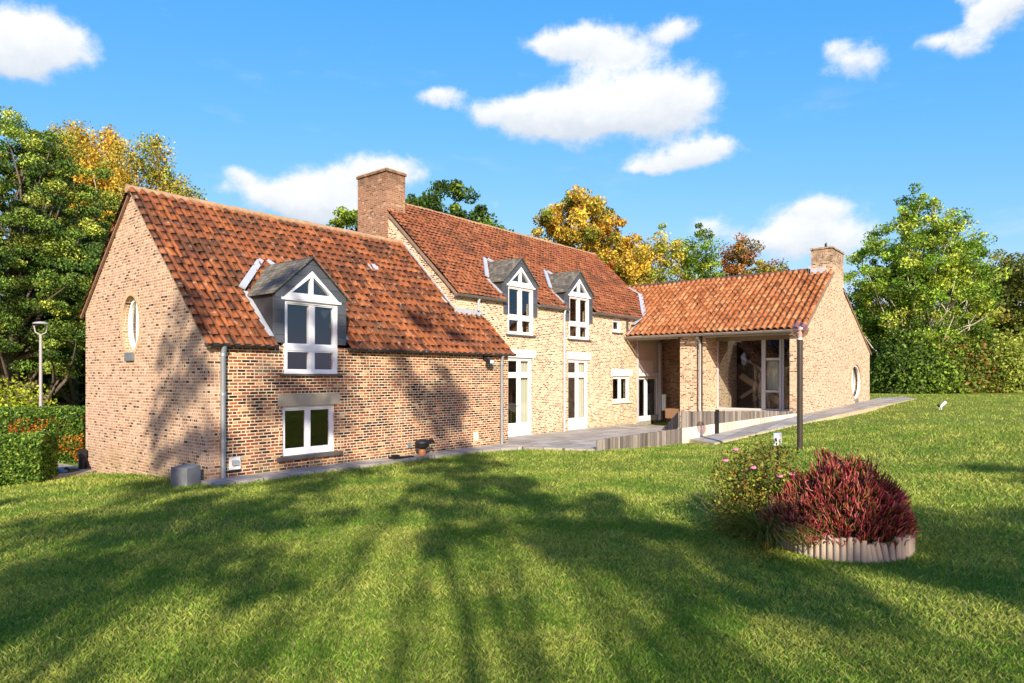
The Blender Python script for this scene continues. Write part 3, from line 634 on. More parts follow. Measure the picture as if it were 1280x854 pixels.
pipe([(20.40, MY-.12, 4.55), (20.40, MY-.07, 4.35), (20.40, MY-.07, 0)], ZINC_L, .045, [(20.40, MY-.07, z) for z in (1.0, 2.2, 3.4)])
pipe([(15.62, MY-.12, 4.55), (15.62, MY-.07, 4.4), (15.62, MY-.07, 4.15)], ZINC_L, .045)
pipe([(25.15, MY-.12, 4.55), (25.15, MY-.07, 4.4), (25.15, MY-.07, 4.0)], GUT, .04)
pipe([(25.10, 10.98, 3.66), (25.40, 10.98, 3.45), (25.40, 10.98, 0)], ZINC_L, .05)
# lead flashings
fb_ = MB()
fb_.bar((14.55, MY+.3, WZ0+WS*1.44+.12), (14.55, 17.2, WZ0+WS*(17.2-WY)-.42+.05), .10, .03, (0, -1, 1))
z1 = WZ0+WS*(MY-WY)
fb_.add([(14.668, MY+.0, z1+.0), (14.668, 16.6, z1+WS*2.4), (14.668, 16.6, z1+WS*2.4+.22), (14.668, MY+.0, z1+.22), (14.64, MY+.0, z1+.0), (14.64, 16.6, z1+WS*2.4), (14.64, 16.6, z1+WS*2.4+.22), (14.64, MY+.0, z1+.22)],
        [(0,1,2,3),(7,6,5,4),(0,4,5,1),(1,5,6,2),(2,6,7,3),(3,7,4,0)])
fb_.box(14.6, 15.86, MY-.03, MY-.004, z1+.06, z1+.24)
fb_.build('flashing', LEAD, house)
fb_ = MB()
ev = [(25.12, 14.17, EZ0+.05), (26.7, 14.17, EZ0+ES*1.6+.05), (28.5, 15.32, EZ0+ES*3.4+.05)]
fb_.bar(ev[0], ev[1], .16, .05); fb_.bar(ev[1], ev[2], .20, .04); fb_.bar(ev[2], (28.56, 16.3, EZ0+ES*3.44+.62), .12, .04)
fb_.bar((25.5, 14.05, EZ0+.5), (26.2, 14.05, EZ0+ES*1.1+.12), .16, .03)
fb_.build('flashing', LEAD, house)
# small skylight vent on the wing roof
sv = MB(); sx, sy = 12.5, 15.45; sz = WZ0+WS*(sy-WY)+.10
sv.bar((sx-.16, sy, sz), (sx+.16, sy, sz+.02), .26, .05, (0, -1, 1)); sv.build('roof_vent', LEAD, house)

# windows ------------------------------------------------------------
def W(axis, c): return (lambda u, z, d: (u, c+d, z)) if axis == 'Y' else (lambda u, z, d: (c+d, u, z))
def fbox(mb, f, u0, u1, z0, z1, d0, d1):
    a = f(u0, z0, d0); b_ = f(u1, z1, d1); mb.box(min(a[0], b_[0]), max(a[0], b_[0]), min(a[1], b_[1]), max(a[1], b_[1]), min(a[2], b_[2]), max(a[2], b_[2]))
def window(axis, c, u0, u1, z0, z1, cols, rows, m=WHITE, fr=.075, dep=(.06, .13), parent=None, name='window', label=None, mull=.07, bot=None, sash=0.0):
    """cols: inner mullion centres; rows: transom (centre, width)"""
    f = W(axis, c); mb = MB(); d0, d1 = dep; bt = bot or fr
    fbox(mb, f, u0, u0+fr, z0, z1, d0, d1); fbox(mb, f, u1-fr, u1, z0, z1, d0, d1)
    fbox(mb, f, u0+fr, u1-fr, z0, z0+bt, d0, d1); fbox(mb, f, u0+fr, u1-fr, z1-fr, z1, d0, d1)
    zs = [z0+bt]+[r[0] for r in rows]+[z1-fr]
    for (zc, w) in rows: fbox(mb, f, u0+fr, u1-fr, zc-w/2, zc+w/2, d0+.004, d1-.004)
    for uc in cols: fbox(mb, f, uc-mull/2, uc+mull/2, z0+bt, z1-fr, d0+.012, d1-.012)
    if sash:   # inner casement frames, set back, with a fine shadow gap
        us = [u0+fr]+[q for uc in cols for q in (uc-mull/2, uc+mull/2)]+[u1-fr]
        zz = [z0+bt]+[q for (zc, w) in rows for q in (zc-w/2, zc+w/2)]+[z1-fr]
        for i in range(0, len(us), 2):
            for j in range(0, len(zz), 2):
                a, b_, e, h = us[i], us[i+1], zz[j], zz[j+1]
                fbox(mb, f, a, a+sash, e, h, d0+.022, d1); fbox(mb, f, b_-sash, b_, e, h, d0+.022, d1)
                fbox(mb, f, a+sash, b_-sash, e, e+sash, d0+.022, d1); fbox(mb, f, a+sash, b_-sash, h-sash, h, d0+.022, d1)
    o = mb.build(name, m, parent or house)
    if label: o['label'] = label
    gb = MB(); dm = (d0+d1)/2+.02
    vs = [f(u0+fr*.5, z0+bt*.5, dm), f(u1-fr*.5, z0+bt*.5, dm), f(u1-fr*.5, z1-fr*.5, dm), f(u0+fr*.5, z1-fr*.5, dm)]
    gb.add(vs, [(0, 1, 2, 3)])
    gb.build('pane', GLASS, o if parent is None else parent, fix=False)
    return o
def curtain(axis, c, u0, u1, z0, z1, parent, d=.35, amp=.03):
    f = W(axis, c); n = max(6, int((u1-u0)/.02)); vs = []; 
    for k in range(n+1):
        u = u0+(u1-u0)*k/n; w = d+amp*math.sin(k*.9)+amp*.5*math.sin(k*2.3); vs += [f(u, z0, w), f(u, z1, w)]
    mb = MB(); mb.add(vs, [(2*k, 2*k+2, 2*k+3, 2*k+1) for k in range(n)], True); return mb.build('curtain', CURT, parent, fix=False)
def lintel(x0, x1, z0, z1, y, m):
    mb = MB(); mb.box(x0, x1, y-.012, y+.09, z0, z1); return mb.build('lintel', m, house, bevel=.004)
def sill(x0, x1, z, y, m, parent, th=.06):
    mb = MB(); mb.box(x0, x1, y-.07, y+.06, z-th, z); return mb.build('sill', m, parent, bevel=.004)
# wing ground floor
w = window('Y', WY, 8.05, 9.42, .30, 1.40, [8.735], [], WHITE_B, .07, bot=.12, sash=.035, label='low white casement window under a grey stone lintel'); sill(7.9, 9.6, .295, WY, SILL, w, .09)
lintel(7.93, 9.55, 1.403, 1.66, WY, LINT_S)
# french doors
for (x0, x1) in ((17.17, 18.53), (20.76, 22.16)):
    xm = (x0+x1)/2+.02
    w = window('Y', MY, x0, x1, .0, 2.70, [xm], [(2.10, .13)], WHITE, .085, bot=.42, mull=.12, name='french_door', sash=.03)
    hb = MB(); hb.bar((xm-.16, MY+.035, 1.05), (xm-.05, MY+.035, 1.05), .02, .02); hb.bar((xm-.06, MY+.035, 1.05), (xm-.06, MY+.09, 1.05), .02, .02); hb.build('handle', ZINC, w)
    curtain('Y', MY, x0+.92, x1-.07, .1, 2.6, w, .19, .02); lintel(x0-.10, x1+.17, 2.703, 2.97, MY, LINT_W)
w = window('Y', MY, 24.04, 25.46, .97, 2.07, [24.75], [], WHITE, .085, mull=.10, sash=.04, label='small white two pane window beside the entrance'); sill(23.92, 25.6, .965, MY, PALE_C, w)
curtain('Y', MY, 24.2, 24.42, 1.0, 2.0, w, .25, .015); curtain('Y', MY, 25.0, 25.2, 1.0, 2.0, w, .25, .015)
lintel(23.92, 25.72, 2.073, 2.35, MY, LINT_W)
w = window('Y', MY, 24.03, 24.76, 3.90, 4.48, [], [], WHITE, .14, label='tiny square window under the eaves'); sill(23.97, 24.82, 3.895, MY, SILL, w, .04)
# oval windows
def oval(axis, c, cu, cz, ru, rz, brickm, lab, fw=.10, dp=.12):
    mb = MB(); P = W(axis, c)
    ro = MB().ring(ell(cu, cz, ru, rz, e=-.012), ell(cu, cz, ru, rz, e=-fw), axis, c+dp, c+dp+.08); o = ro.build('oval_window', WHITE, house); o['label'] = lab
    mu = MB(); fbox(mu, P, cu-.035, cu+.035, cz-rz+.09, cz+rz-.09, .13, .19); mu.build('mullion', WHITE, o)
    gb = MB(); pts = ell(cu, cz, ru, rz, e=-.06); gb.add([P(p[0], p[1], .17) for p in pts], [tuple(range(len(pts)))]); gb.build('pane', GLASS, o, fix=False)
    n = 44; sb = MB()
    for k in range(n):
        a = 2*math.pi*(k+.06)/n; b_ = 2*math.pi*(k+.94)/n
        q = [(cu+(ru+e)*math.cos(t), cz+(rz+e)*math.sin(t)) for (t, e) in ((a, .0), (b_, .0), (b_, .105), (a, .105))]
        sb.prism(q, axis, c-.014+rnd.uniform(-.003, .003), c+.06)
    sb.build('brick_surround', brickm, o)
    ss = MB(); fbox(ss, P, cu-.22, cu+.22, cz-rz-.20, cz-rz+.0, -.06, .04); ss.build('sill', BLUESTONE, o, bevel=.006)
    return o
SURR = plain('surround_brick', (.50, .35, .21), .9, var=.35, scale=9, bmp=.004)
SURR2 = plain('surround_brick_pink', (.46, .31, .20), .9, var=.35, scale=9, bmp=.004)
oval('X', 6.385, 16.80, 3.29, .49, .67, SURR, 'tall oval window in the left gable'); oval('Y', 6.95, 33.4, 1.80, .98, .78, SURR2, 'round window in the right gable', .075, .04)
curtain('X', 6.385, 16.45, 16.75, 2.7, 3.9, house, .32, .02)

# dormers -------------------------------------------------------------
CHEEKM = plain('slate_cheek', (.035, .035, .038), .7, var=.3, scale=9)
DLAB = ['slate dormer on the low wing', 'slate dormer nearer the big chimney', 'slate dormer nearer the right wing']
for di, (cx, y, dz, s, z0) in enumerate(DW):
    hw = .93; ze, zr = 3.90+dz, 4.72+dz; zb = 2.60+dz if di else 2.62
    yf = y-.03
    outer = [(cx-hw, zb+.18), (cx+hw, zb+.18), (cx+hw, ze), (cx, zr), (cx-hw, ze)]
    hole = dorm_hole(cx, dz)
    fb = MB().prism(outer, 'Y', yf, yf+.10); dm = fb.build('dormer', SLATE_F, house); dm['label'] = DLAB[di]
    cut(dm, [MB().prism(hole, 'Y', yf-.2, yf+.4)])
    roofz = lambda yy: z0+s*(yy-y)
    ye = y+(ze-z0)/s; yr = y+(zr-z0)/s
    for sx in (-1, 1):
        x = cx+sx*(hw-.015); ck = MB()
        ck.prism([(yf+.102, zb+.15), (yf+.102, ze-.01), (ye+.05, ze-.01)], 'X', min(x, x-sx*.05), max(x, x-sx*.05))
        ck.build('cheek', CHEEKM, dm)
    rb = MB(); o_ = .07
    sl_ = (zr-ze)/hw
    for sx in (-1, 1):
        pe = (cx+sx*(hw+o_), ze-sl_*o_+.02); pr = (cx, zr+.03)
        a = [(pe[0], yf-.05, pe[1]), (pr[0], yf-.05, pr[1]), (pr[0], yr+.15, pr[1]), (pe[0], ye+.1, pe[1])]
        rb.add(a+[(p[0], p[1], p[2]+.035) for p in a], [(0,1,2,3),(7,6,5,4),(0,4,5,1),(1,5,6,2),(2,6,7,3),(3,7,4,0)])
    rb.build('dormer_roof', SLATE_R, dm)
    for sx in (-1, 1):
        x = cx+sx*(hw+.06); fl_ = MB()
        fl_.bar((x, y+.02, z0+.13), (x, ye+.02, ze+.10), .13, .02, (0, -1, 1))
        fl_.bar((x+sx*.08, ye-.02, ze+.17), (cx+sx*.08, yr+.08, zr+.21), .15, .05, (0, -s, 1))
        fl_.build('flashing', LEAD, dm)
    # window: lower mullioned light and triangle
    WM = WHITE_B if di == 0 else WHITE
    window('Y', y, cx-.70, cx+.70, 2.12+dz, 3.76+dz, [cx+.02], [(2.70+dz, .13)], WM, .07, parent=dm, name='window_frame', mull=.10, dep=(.0, .11), sash=.03)
    tf = MB()
    tri_o = [(cx-.74, 3.79+dz), (cx+.74, 3.79+dz), (cx, 4.45+dz)]; tri_i = [(cx-.52, 3.92+dz), (cx+.52, 3.92+dz), (cx, 4.335+dz)]
    tf.ring(tri_o, tri_i, 'Y', y-.035, y+.09); tf.box(cx-.035, cx+.035, y-.02, y+.08, 3.92+dz, 4.34+dz); tf.box(cx-.78, cx+.78, y-.05, y+.10, 3.745+dz, 3.80+dz)
    tf.build('gable_frame', WM, dm)
    gb = MB(); gb.add([(p[0], y+.04, p[1]) for p in [(cx-.6, 3.87+dz), (cx+.6, 3.87+dz), (cx, 4.38+dz)]], [(0, 1, 2)]); gb.build('pane', GLASS, dm, fix=False)
    sill(cx-.80, cx+.80, 2.115+dz, y, SILL, dm, .05)
    ib = MB()   # white boarded reveal inside the dormer gable
    ib.prism([(cx-.8, 3.86+dz), (cx, 4.56+dz), (cx+.8, 3.86+dz), (cx+.8, 3.84+dz), (cx, 4.53+dz), (cx-.8, 3.84+dz)], 'Y', y+.13, y+1.3)
    ib.build('lining', WHITE, dm)
    if di: curtain('Y', y, cx+.42, cx+.5, 2.2+dz, 2.6+dz, dm, .3, .01)

# right wing glazing ------------------------------------------------------
w = window('X', 26.70, 7.49, 10.79, .705, 3.60, [8.15, 8.92], [], POSTM, .05, dep=(-.03, .06), mull=.09, bot=.06, name='glass_wall')
gf = MB(); gf.box(26.66, 26.75, 8.195, 8.875, 2.68, 2.78); gf.box(26.66, 26.75, 8.195, 8.875, 1.42, 1.50); gf.box(26.65, 26.74, 8.195, 8.27, .76, 3.55); gf.box(26.65, 26.74, 8.80, 8.875, .76, 3.55)
gf.box(26.62, 26.66, 8.1, 8.97, .71, 3.6) if False else None
gf.build('door_frame', POSTM, w)
curtain('X', 26.7, 8.28, 8.79, 1.52, 2.66, w, .16, .02)
# entrance
w = window('Y', 14.46, 26.28, 28.62, .02, 2.02, [27.45], [], WHITE, .10, dep=(-.02, .06), mull=.22, bot=.22, name='garden_door', label='white double garden door in the recess')
curtain('Y', 14.46, 26.5, 27.0, .2, 1.95, w, .2, .02)
pw = MB(); pw.box(26.3, 28.75, 14.30, 14.455, 2.06, 2.22); pw.box(26.25, 27.95, 14.36, 14.455, 2.24, 2.78); pw.build('awning_box', WHITE, house)
pp = MB(); pp.box(28.45, 28.62, 14.22, 14.38, .0, 3.6); pp.build('post', POSTM, house); pp = MB(); pp.box(26.08, 26.18, 14.14, 14.195, 0, 3.65); pp.build('post', POSTM, house)
pp = MB(); pp.box(28.86, 28.90, 12.04, 12.10, .02, 2.4); pp.box(28.86, 28.90, 13.0, 13.06, .02, 2.4); pp.box(28.86, 28.9, 12.1, 13.0, 2.35, 2.42); pp.box(28.86, 28.90, 12.04, 13.06, 2.9, 2.95); pp.build('door_frame', POSTM, house)
bxw = MB(); bxw.box(28.5, 28.58, 14.0, 14.2, .45, 1.2); bxw.build('letter_box', WHITE, house)
# stair seen through the glass
st = MB()
for i in range(7): st.box(29.3+.0, 30.4, 10.4-i*.27, 10.62-i*.27, .70+(6-i)*.19, .74+(6-i)*.19)
st.bar((29.25, 10.75, 2.1), (29.25, 8.75, .74), .06, .26); st.bar((29.25, 10.75, 2.95), (29.25, 9.5, 2.15), .06, .10); st.bar((29.25, 9.5, 2.15), (29.25, 9.5, .7), .08, .08)
st.bar((29.25, 10.75, 1.1), (29.25, 9.5, 1.9), .05, .14)
st.build('staircase', WOODP, house)
ip = MB(); ip.box(26.81, 29.0, 10.83, 10.93, .71, 4.2); ip.build('wall', BR_EAST, house)
# small fixed fittings
fx = MB(); fx.box(14.62, 14.72, WY-.06, WY, 2.55, 2.66); fx.bar((14.67, WY-.05, 2.60), (14.70, WY-.2, 2.50), .04, .04); fx.box(14.62, 14.86, WY-.26, WY-.14, 2.42, 2.56)
o = fx.build('floodlight', BLACKP, None); tag(o, 'small black floodlight fixed under the gutter at the right end of the low wing', 'floodlight')
fx = MB(); fx.box(14.66, 14.83, WY-.27, WY-.262, 2.44, 2.54); fx.build('lens', plain('lens', (.6, .66, .62), .3), o)
fx = MB(); fx.box(6.82, 7.06, WY-.05, WY-.001, .14, .40); o = fx.build('flue_terminal', WHITE, None, bevel=.01); tag(o, 'square white vent terminal low on the red brick wall beside the downpipe', 'vent')
fx = MB(); fx.box(6.86, 6.99, WY-.10, WY-.051, .24, .34); fx.box(6.88, 6.97, WY-.108, WY-.1, .29, .32); fx.build('cowl', plain('vent_grey', (.35, .38, .40), .5), o); fx = MB(); fx.box(6.82, 7.06, WY-.02, WY-.001, .08, .137); fx.build('drip_tray', BLACKP, o)
fx = MB(); fx.box(14.22, 14.42, WY-.012, WY-.001, .16, .44); tag(fx.build('access_panel', plain('panel_cream', (.72, .62, .46), .6), None), 'small cream access panel low on the brick wall near the downpipe', 'panel')
fx = MB(); fx.box(11.66, 11.76, WY-.04, WY-.001, .18, .33); fx.tube([(11.71, WY-.04, .26), (11.71, WY-.10, .25), (11.71, WY-.11, .20)], .012, 8); tag(fx.build('garden_tap', ZINC, None), 'grey outdoor tap box on the wall above the black pot', 'tap')
fx = MB(); fx.tube([(11.88, 12.72, .16), (11.88, 12.72, .22), (11.88, 12.72, .34), (11.88, 12.72, .36)], [.06, .17, .20, .17], 14); fx.sphere((11.86, 12.7, .33), .19, 14, 8, (1, 1, .5)); fx.tube([(12.0, 12.7, .33), (12.2, 12.66, .36), (12.24, 12.66, .30)], [.06, .04, .03], 8)
o = fx.build('black_planter', BLACKP, None); tag(o, 'small black pot on a terracotta foot standing on the paving by the wall', 'pot')
fx = MB(); fx.tube([(11.88, 12.72, .0), (11.88, 12.72, .16)], [.11, .08], 12); fx.build('foot', plain('terracotta', (.32, .13, .06), .8, var=.3), o)
fx = MB(); fx.box(10.85, 11.15, 12.6, 12.85, .0, .05); fx.box(10.9, 11.02, 12.62, 12.8, .05, .10); tag(fx.build('boot_scraper', BLACKP, None), 'flat black grate lying on the paving left of the black pot', 'grate')
fx = MB(); fx.box(11.2, 11.5, 12.62, 12.8, .0, .03); tag(fx.build('drain_cover', BLACKP, None), 'thin dark drain cover flat on the paving between grate and pot', 'drain cover')
# stone block at the corner
sb = MB(); sb.prism([(5.85, -.3), (6.20, -.3), (6.20, .31), (5.85, .28)], 'Y', 13.0, 13.42)
o = sb.build('stone_block', BLUESTONE, None, bevel=.012); tag(o, 'blue grey stone block standing on the grass at the left corner of the house', 'stone block')
o.rotation_euler = (0, 0, math.radians(18))
sb = MB(); sb.box(5.66, 5.72, 12.98, 13.6, -.25, .27)
dp = MB(); dp.tube([(6.27, 19.55, -.6), (6.27, 19.55, .12)], [.10, .09], 10); dp.box(6.2, 6.34, 19.45, 19.65, -.05, .16)
tag(dp.build('drain_hopper', BLACKP, None), 'black drain fitting at the rear foot of the left gable wall', 'drain')
dp = MB(); dp.sphere((5.75, 19.2, -.38), .24, 14, 8, (1, .8, .55)); dp.sphere((5.95, 19.3, -.40), .2, 12, 8, (1, .8, .6)); dp.tube([(5.5, 19.1, -.44), (5.75, 19.05, -.22), (6.0, 19.2, -.4)], .03, 8)
o = dp.build('hose_bundle', BLACKP, None); tag(o, 'dark bundle with a blue patch lying on the gravel beside the hedge', 'bundle')
dp = MB(); dp.sphere((5.68, 19.08, -.31), .12, 10, 6, (1, .6, .6)); dp.build('blue_cover', plain('blue_plastic', (.04, .16, .38), .4), o)
gzp = sheet('gravel_path', [(5.1, 18.0, -.34), (6.36, 18.9, -.34), (6.36, 26, -.42), (4.4, 26, -.42), (4.7, 20, -.37)], GRAVEL, thick=.1)

# ------------------------------------------------------------------ palisade fences and retaining wall
def palisade(a, b_, top, bot, name, label, th=.055, w=.10, m=PALIS):
    """upright boards from a to b; top(t), bot(t)"""
    a, b_ = Vector(a+(0,)), Vector(b_+(0,)); L = (b_-a).length; n = int(L/w); d = (b_-a)/n; dn_ = d.normalized(); mb = MB()
    for i in range(n):
        t = (i+.5)/n; p = a+d*(i+.5); z0 = bot(t); z1 = top(t)+rnd.uniform(-.012, .012); ww = w*rnd.uniform(.88, .97)
        off = Vector((-dn_.y, dn_.x, 0))*rnd.uniform(-.012, .012)
        mb.bar(p+off+Vector((0, 0, z0)), p+off+Vector((rnd.uniform(-.006, .006), 0, z1)), ww, th*rnd.uniform(.8, 1.1), tuple(Vector((-dn_.y, dn_.x, 0))))
    return tag(mb.build(name, m, None, bevel=.004), label, 'fence', 'weathered palisade fences by the ramp')
palisade((15.9, 9.92), (19.32, 8.96), lambda t: .27+.17*t, lambda t: -.3, 'palisade_fence', 'low weathered grey palisade along the front edge of the terrace')
palisade((19.34, 8.97), (25.2, 7.06), lambda t: .97-.18*t, lambda t: .44+.30*t, 'palisade_fence', 'tall weathered palisade on the pale wall beside the ramp')
palisade((20.4, 10.12), (19.42, 9.06), lambda t: .28+.68*t, lambda t: -.1, 'palisade_fence', 'short palisade with a sloping top closing the ramp end')
rw = MB()
A, B = Vector((19.32, 8.93, 0)), Vector((25.2, 7.02, 0)); n = 26
for i in range(n):
    t0, t1 = (i+.03)/n, (i+.97)/n; p, q = A+(B-A)*t0, A+(B-A)*t1
    for (pp_, tt) in ((p, t0),): pass
    top0 = .44+.30*t0; top1 = .44+.30*t1; dv = Vector((.06, .18, 0))
    vs = [p+Vector((0,0,-.2)), q+Vector((0,0,-.2)), q+dv+Vector((0,0,-.2)), p+dv+Vector((0,0,-.2)), p+Vector((0,0,top0)), q+Vector((0,0,top1)), q+dv+Vector((0,0,top1)), p+dv+Vector((0,0,top0))]
    rw.add(vs, [(0,3,2,1),(4,5,6,7),(0,1,5,4),(1,2,6,5),(2,3,7,6),(3,0,4,7)])
tag(rw.build('retaining_wall', PALE_C, None), 'low pale concrete retaining wall rising along the ramp under the palisade', 'retaining wall')
sp_ = MB(); sp_.box(20.72, 20.80, 8.34, 8.44, .1, .98); tag(sp_.build('fence_post', BLACKP, None), 'thin dark post against the pale retaining wall of the ramp', 'post')

# ------------------------------------------------------------------ lamps
lx, ly = 16.45, 4.63
lz = gz(lx, ly)
lamp = empty('garden_lamp', (lx, ly, lz), 'dark post lamp with clear round globe standing on the lawn before the right wing', 'lamp')
mb = MB(); mb.tube([(lx, ly, lz-.1), (lx, ly, 2.93)], [.066, .066], 16); mb.build('pole', plain('lamp_pole', (.06, .052, .045), .35, metal=.4, var=.25), lamp)
mb = MB(); mb.tube([(lx, ly, 2.92), (lx, ly, 3.10), (lx, ly, 3.13)], [.055, .05, .02], 12); mb.build('socket', WHITE, lamp)
mb = MB(); mb.sphere((lx, ly, 3.15), .19, 28, 18, (1, 1, .98)); mb.build('globe', GLOBE, lamp)
mb = MB(); mb.sphere((lx, ly, 3.18), .045, 12, 8, (1, 1, 1.5)); mb.build('bulb', WHITE, lamp)
fx_, fy_ = 7.13, 26.05; lz = gz(fx_, fy_)
l2 = empty('street_lamp', (fx_, fy_, lz), 'thin pale lamp post with forked arms behind the left hedges', 'street lamp')
mb = MB(); mb.tube([(fx_, fy_, lz-.1), (fx_, fy_, 3.45)], [.055, .045], 10); mb.build('pole', plain('pale_pole', (.36, .33, .33), .5), l2)
for sx in (-1, 1):
    mb = MB(); mb.tube([(fx_, fy_, 3.43), (fx_+sx*.12, fy_-sx*.1, 3.52), (fx_+sx*.16, fy_-sx*.13, 3.72)], .022, 8); mb.build('arm', plain('pale_arm', (.36, .34, .34), .5), l2)
mb = MB(); mb.tube([(fx_, fy_, 3.80), (fx_, fy_, 3.84), (fx_, fy_, 3.88)], [.24, .21, .05], 16); mb.tube([(fx_-.16, fy_+.13, 3.72), (fx_, fy_, 3.80)], .015, 6); mb.tube([(fx_+.16, fy_-.13, 3.72), (fx_, fy_, 3.80)], .015, 6); mb.build('lamp_shade', plain('shade', (.35, .35, .36), .5), l2)

# ------------------------------------------------------------------ foliage generators
def P2(px, D_):   # helper for planning: point at forward distance D_ on the sight line through photo column px
    s = (px-640)/827; return (.7746*D_+.6325*s*D_, .6325*D_-.7746*s*D_)
def quad_leaves(C, size, rg, up=.0, aspect=.6, nrm=None):
    """leaf quads (pointed: 4-vertex kites) at centres C"""
    n = len(C); a = rg.normal(size=(n, 3)); a /= np.linalg.norm(a, axis=1, keepdims=True)
    if nrm is not None: a = a*.8+nrm*.7; a /= np.linalg.norm(a, axis=1, keepdims=True)
    b_ = rg.normal(size=(n, 3)); b_[:, 2] -= up; b_ -= (a*b_).sum(1, keepdims=True)*a; b_ /= np.linalg.norm(b_, axis=1, keepdims=True)
    c = np.cross(a, b_); s = (size*rg.uniform(.6, 1.35, (n, 1)))
    V = np.stack([C-b_*s, C+c*s*aspect-b_*s*.1, C+b_*s, C-c*s*aspect-b_*s*.1], 1).reshape(-1, 3)
    return V, np.arange(4*n).reshape(n, 4)
def pick(pal, n, rg, base=None):
    pal = np.array(pal); i = rg.randint(0, len(pal), n); c = pal[i]*rg.uniform(.45, 1.7, (n, 1)); return c
def limb(mb, a, b_, r0, r1, rg, bend=.12):
    a, b_ = np.array(a), np.array(b_); L = np.linalg.norm(b_-a); pts = []; k = 5
    off = rg.normal(size=3)*L*bend
    for i in range(k+1):
        t = i/k; pts.append(tuple(a+(b_-a)*t+off*math.sin(math.pi*t)+np.array([0, 0, -.05*L*math.sin(math.pi*t)])))
    mb.tube(pts, [r0+(r1-r0)*i/k for i in range(k+1)], 6, caps=False)
def tree(name, label, base, lobes, pal, seed, nclump, nleaf, leaf, cr=(.5, .9), flat=.7, trunk_r=.22, barkm=BARK, group=None, cat='tree', droop=0.0, limbs=26, topz=None, mat=LEAF, trunk_to=None, shell=.55, clump_pal_var=.12, pal2=None):
    rg = np.random.RandomState(seed); bx, by = base; bz = gz(bx, by)
    t = empty(name, (bx, by, bz), label, cat, group)
    L = np.array(lobes, float); vol = L[:, 3]*L[:, 4]*L[:, 5]; pr = vol/vol.sum()
    li = rg.choice(len(L), nclump, p=pr); d = rg.normal(size=(nclump, 3)); d /= np.linalg.norm(d, axis=1, keepdims=True)
    rad = rg.uniform(shell**3, 1, nclump)**(1/3)*(1+.14*rg.normal(size=nclump)).clip(.7, 1.14)
    C = L[li, :3]+d*rad[:, None]*L[li, 3:6]; C[:, 0] += bx; C[:, 1] += by; C[:, 2] += bz
    C[:, 2] = np.maximum(C[:, 2], bz+.4)
    crad = rg.uniform(cr[0], cr[1], nclump)
    ci = np.repeat(np.arange(nclump), nleaf)
    q = rg.normal(size=(len(ci), 3)); q /= np.linalg.norm(q, axis=1, keepdims=True)
    q *= (rg.uniform(.15, 1, len(ci))**.6)[:, None]; nrm = q.copy(); q[:, 2] *= flat
    P = C[ci]+q*crad[ci][:, None]; P[:, 2] -= droop*np.abs(rg.normal(size=len(ci)))*crad[ci]
    P[:, 2] = np.maximum(P[:, 2], bz+.05)
    V, F = quad_leaves(P, leaf, rg, up=droop*1.5, nrm=nrm)
    ct = (1+clump_pal_var*rg.normal(size=(nclump, 1))).clip(.6, 1.5)
    base_c = np.array(pal)[rg.randint(0, len(pal), nclump)]
    if pal2 is not None:    # the crown changes kind of colour from clump to clump
        h = (C[:, 2]-C[:, 2].min())/(np.ptp(C[:, 2])+1e-6); w_ = (h+.25*rg.normal(size=nclump)).clip(0, 1)[:, None]
        base_c = base_c*(1-w_)+np.array(pal2)[rg.randint(0, len(pal2), nclump)]*w_
    col = base_c[ci]*ct[ci]*rg.uniform(.3, 1.95, (len(ci), 1))*np.array([1, 1, 1])+rg.normal(size=(len(ci), 3))*np.array([.008, .006, .002])
    col = np.repeat(col.clip(.005, 1), 4, axis=0)
    mesh_np('crown', V, F, mat, t, (bx, by, bz), col=col)
    tz = trunk_to if trunk_to else float(C[:, 2].max()-bz)*.88
    mb = MB(); nseg = 7; tp = []
    for i in range(nseg+1):
        f = i/nseg; tp.append((bx+math.sin(f*3+seed)*.12*f*3, by+math.cos(f*2.3+seed)*.1*f*3, bz-.2+f*tz))
    mb.tube(tp, [trunk_r*(1.25 if i == 0 else (1-.86*i/nseg)) for i in range(nseg+1)], 9)
    for k in rg.choice(nclump, min(limbs, nclump), replace=False):
        c = C[k]; f = np.clip((c[2]-bz)/tz*.75-.08, .12, .95); i = int(f*nseg); a = tp[i]
        limb(mb, a, tuple(c), trunk_r*(.42*(1-f)+.07), .018, rg)
    mb.build('trunk', barkm, t, (bx, by, bz), fix=False)
    return t
D = np.array
GR_D = [(.035, .075, .012), (.05, .10, .015), (.07, .13, .02)]
GR_M = [(.09, .16, .018), (.14, .22, .022), (.20, .28, .03), (.06, .11, .012)]
GR_L = [(.21, .33, .035), (.29, .39, .05), (.12, .22, .022), (.36, .41, .06)]
YEL = [(.46, .34, .045), (.52, .34, .04), (.36, .31, .05), (.20, .23, .03)]
ORA = [(.42, .20, .03), (.50, .28, .03), (.30, .12, .03), (.34, .26, .04)]
RED = [(.24, .10, .035), (.34, .14, .04), (.16, .12, .03)]
PINE = [(.10, .17, .025), (.18, .25, .035), (.27, .32, .045), (.05, .10, .015), (.09, .15, .022)]

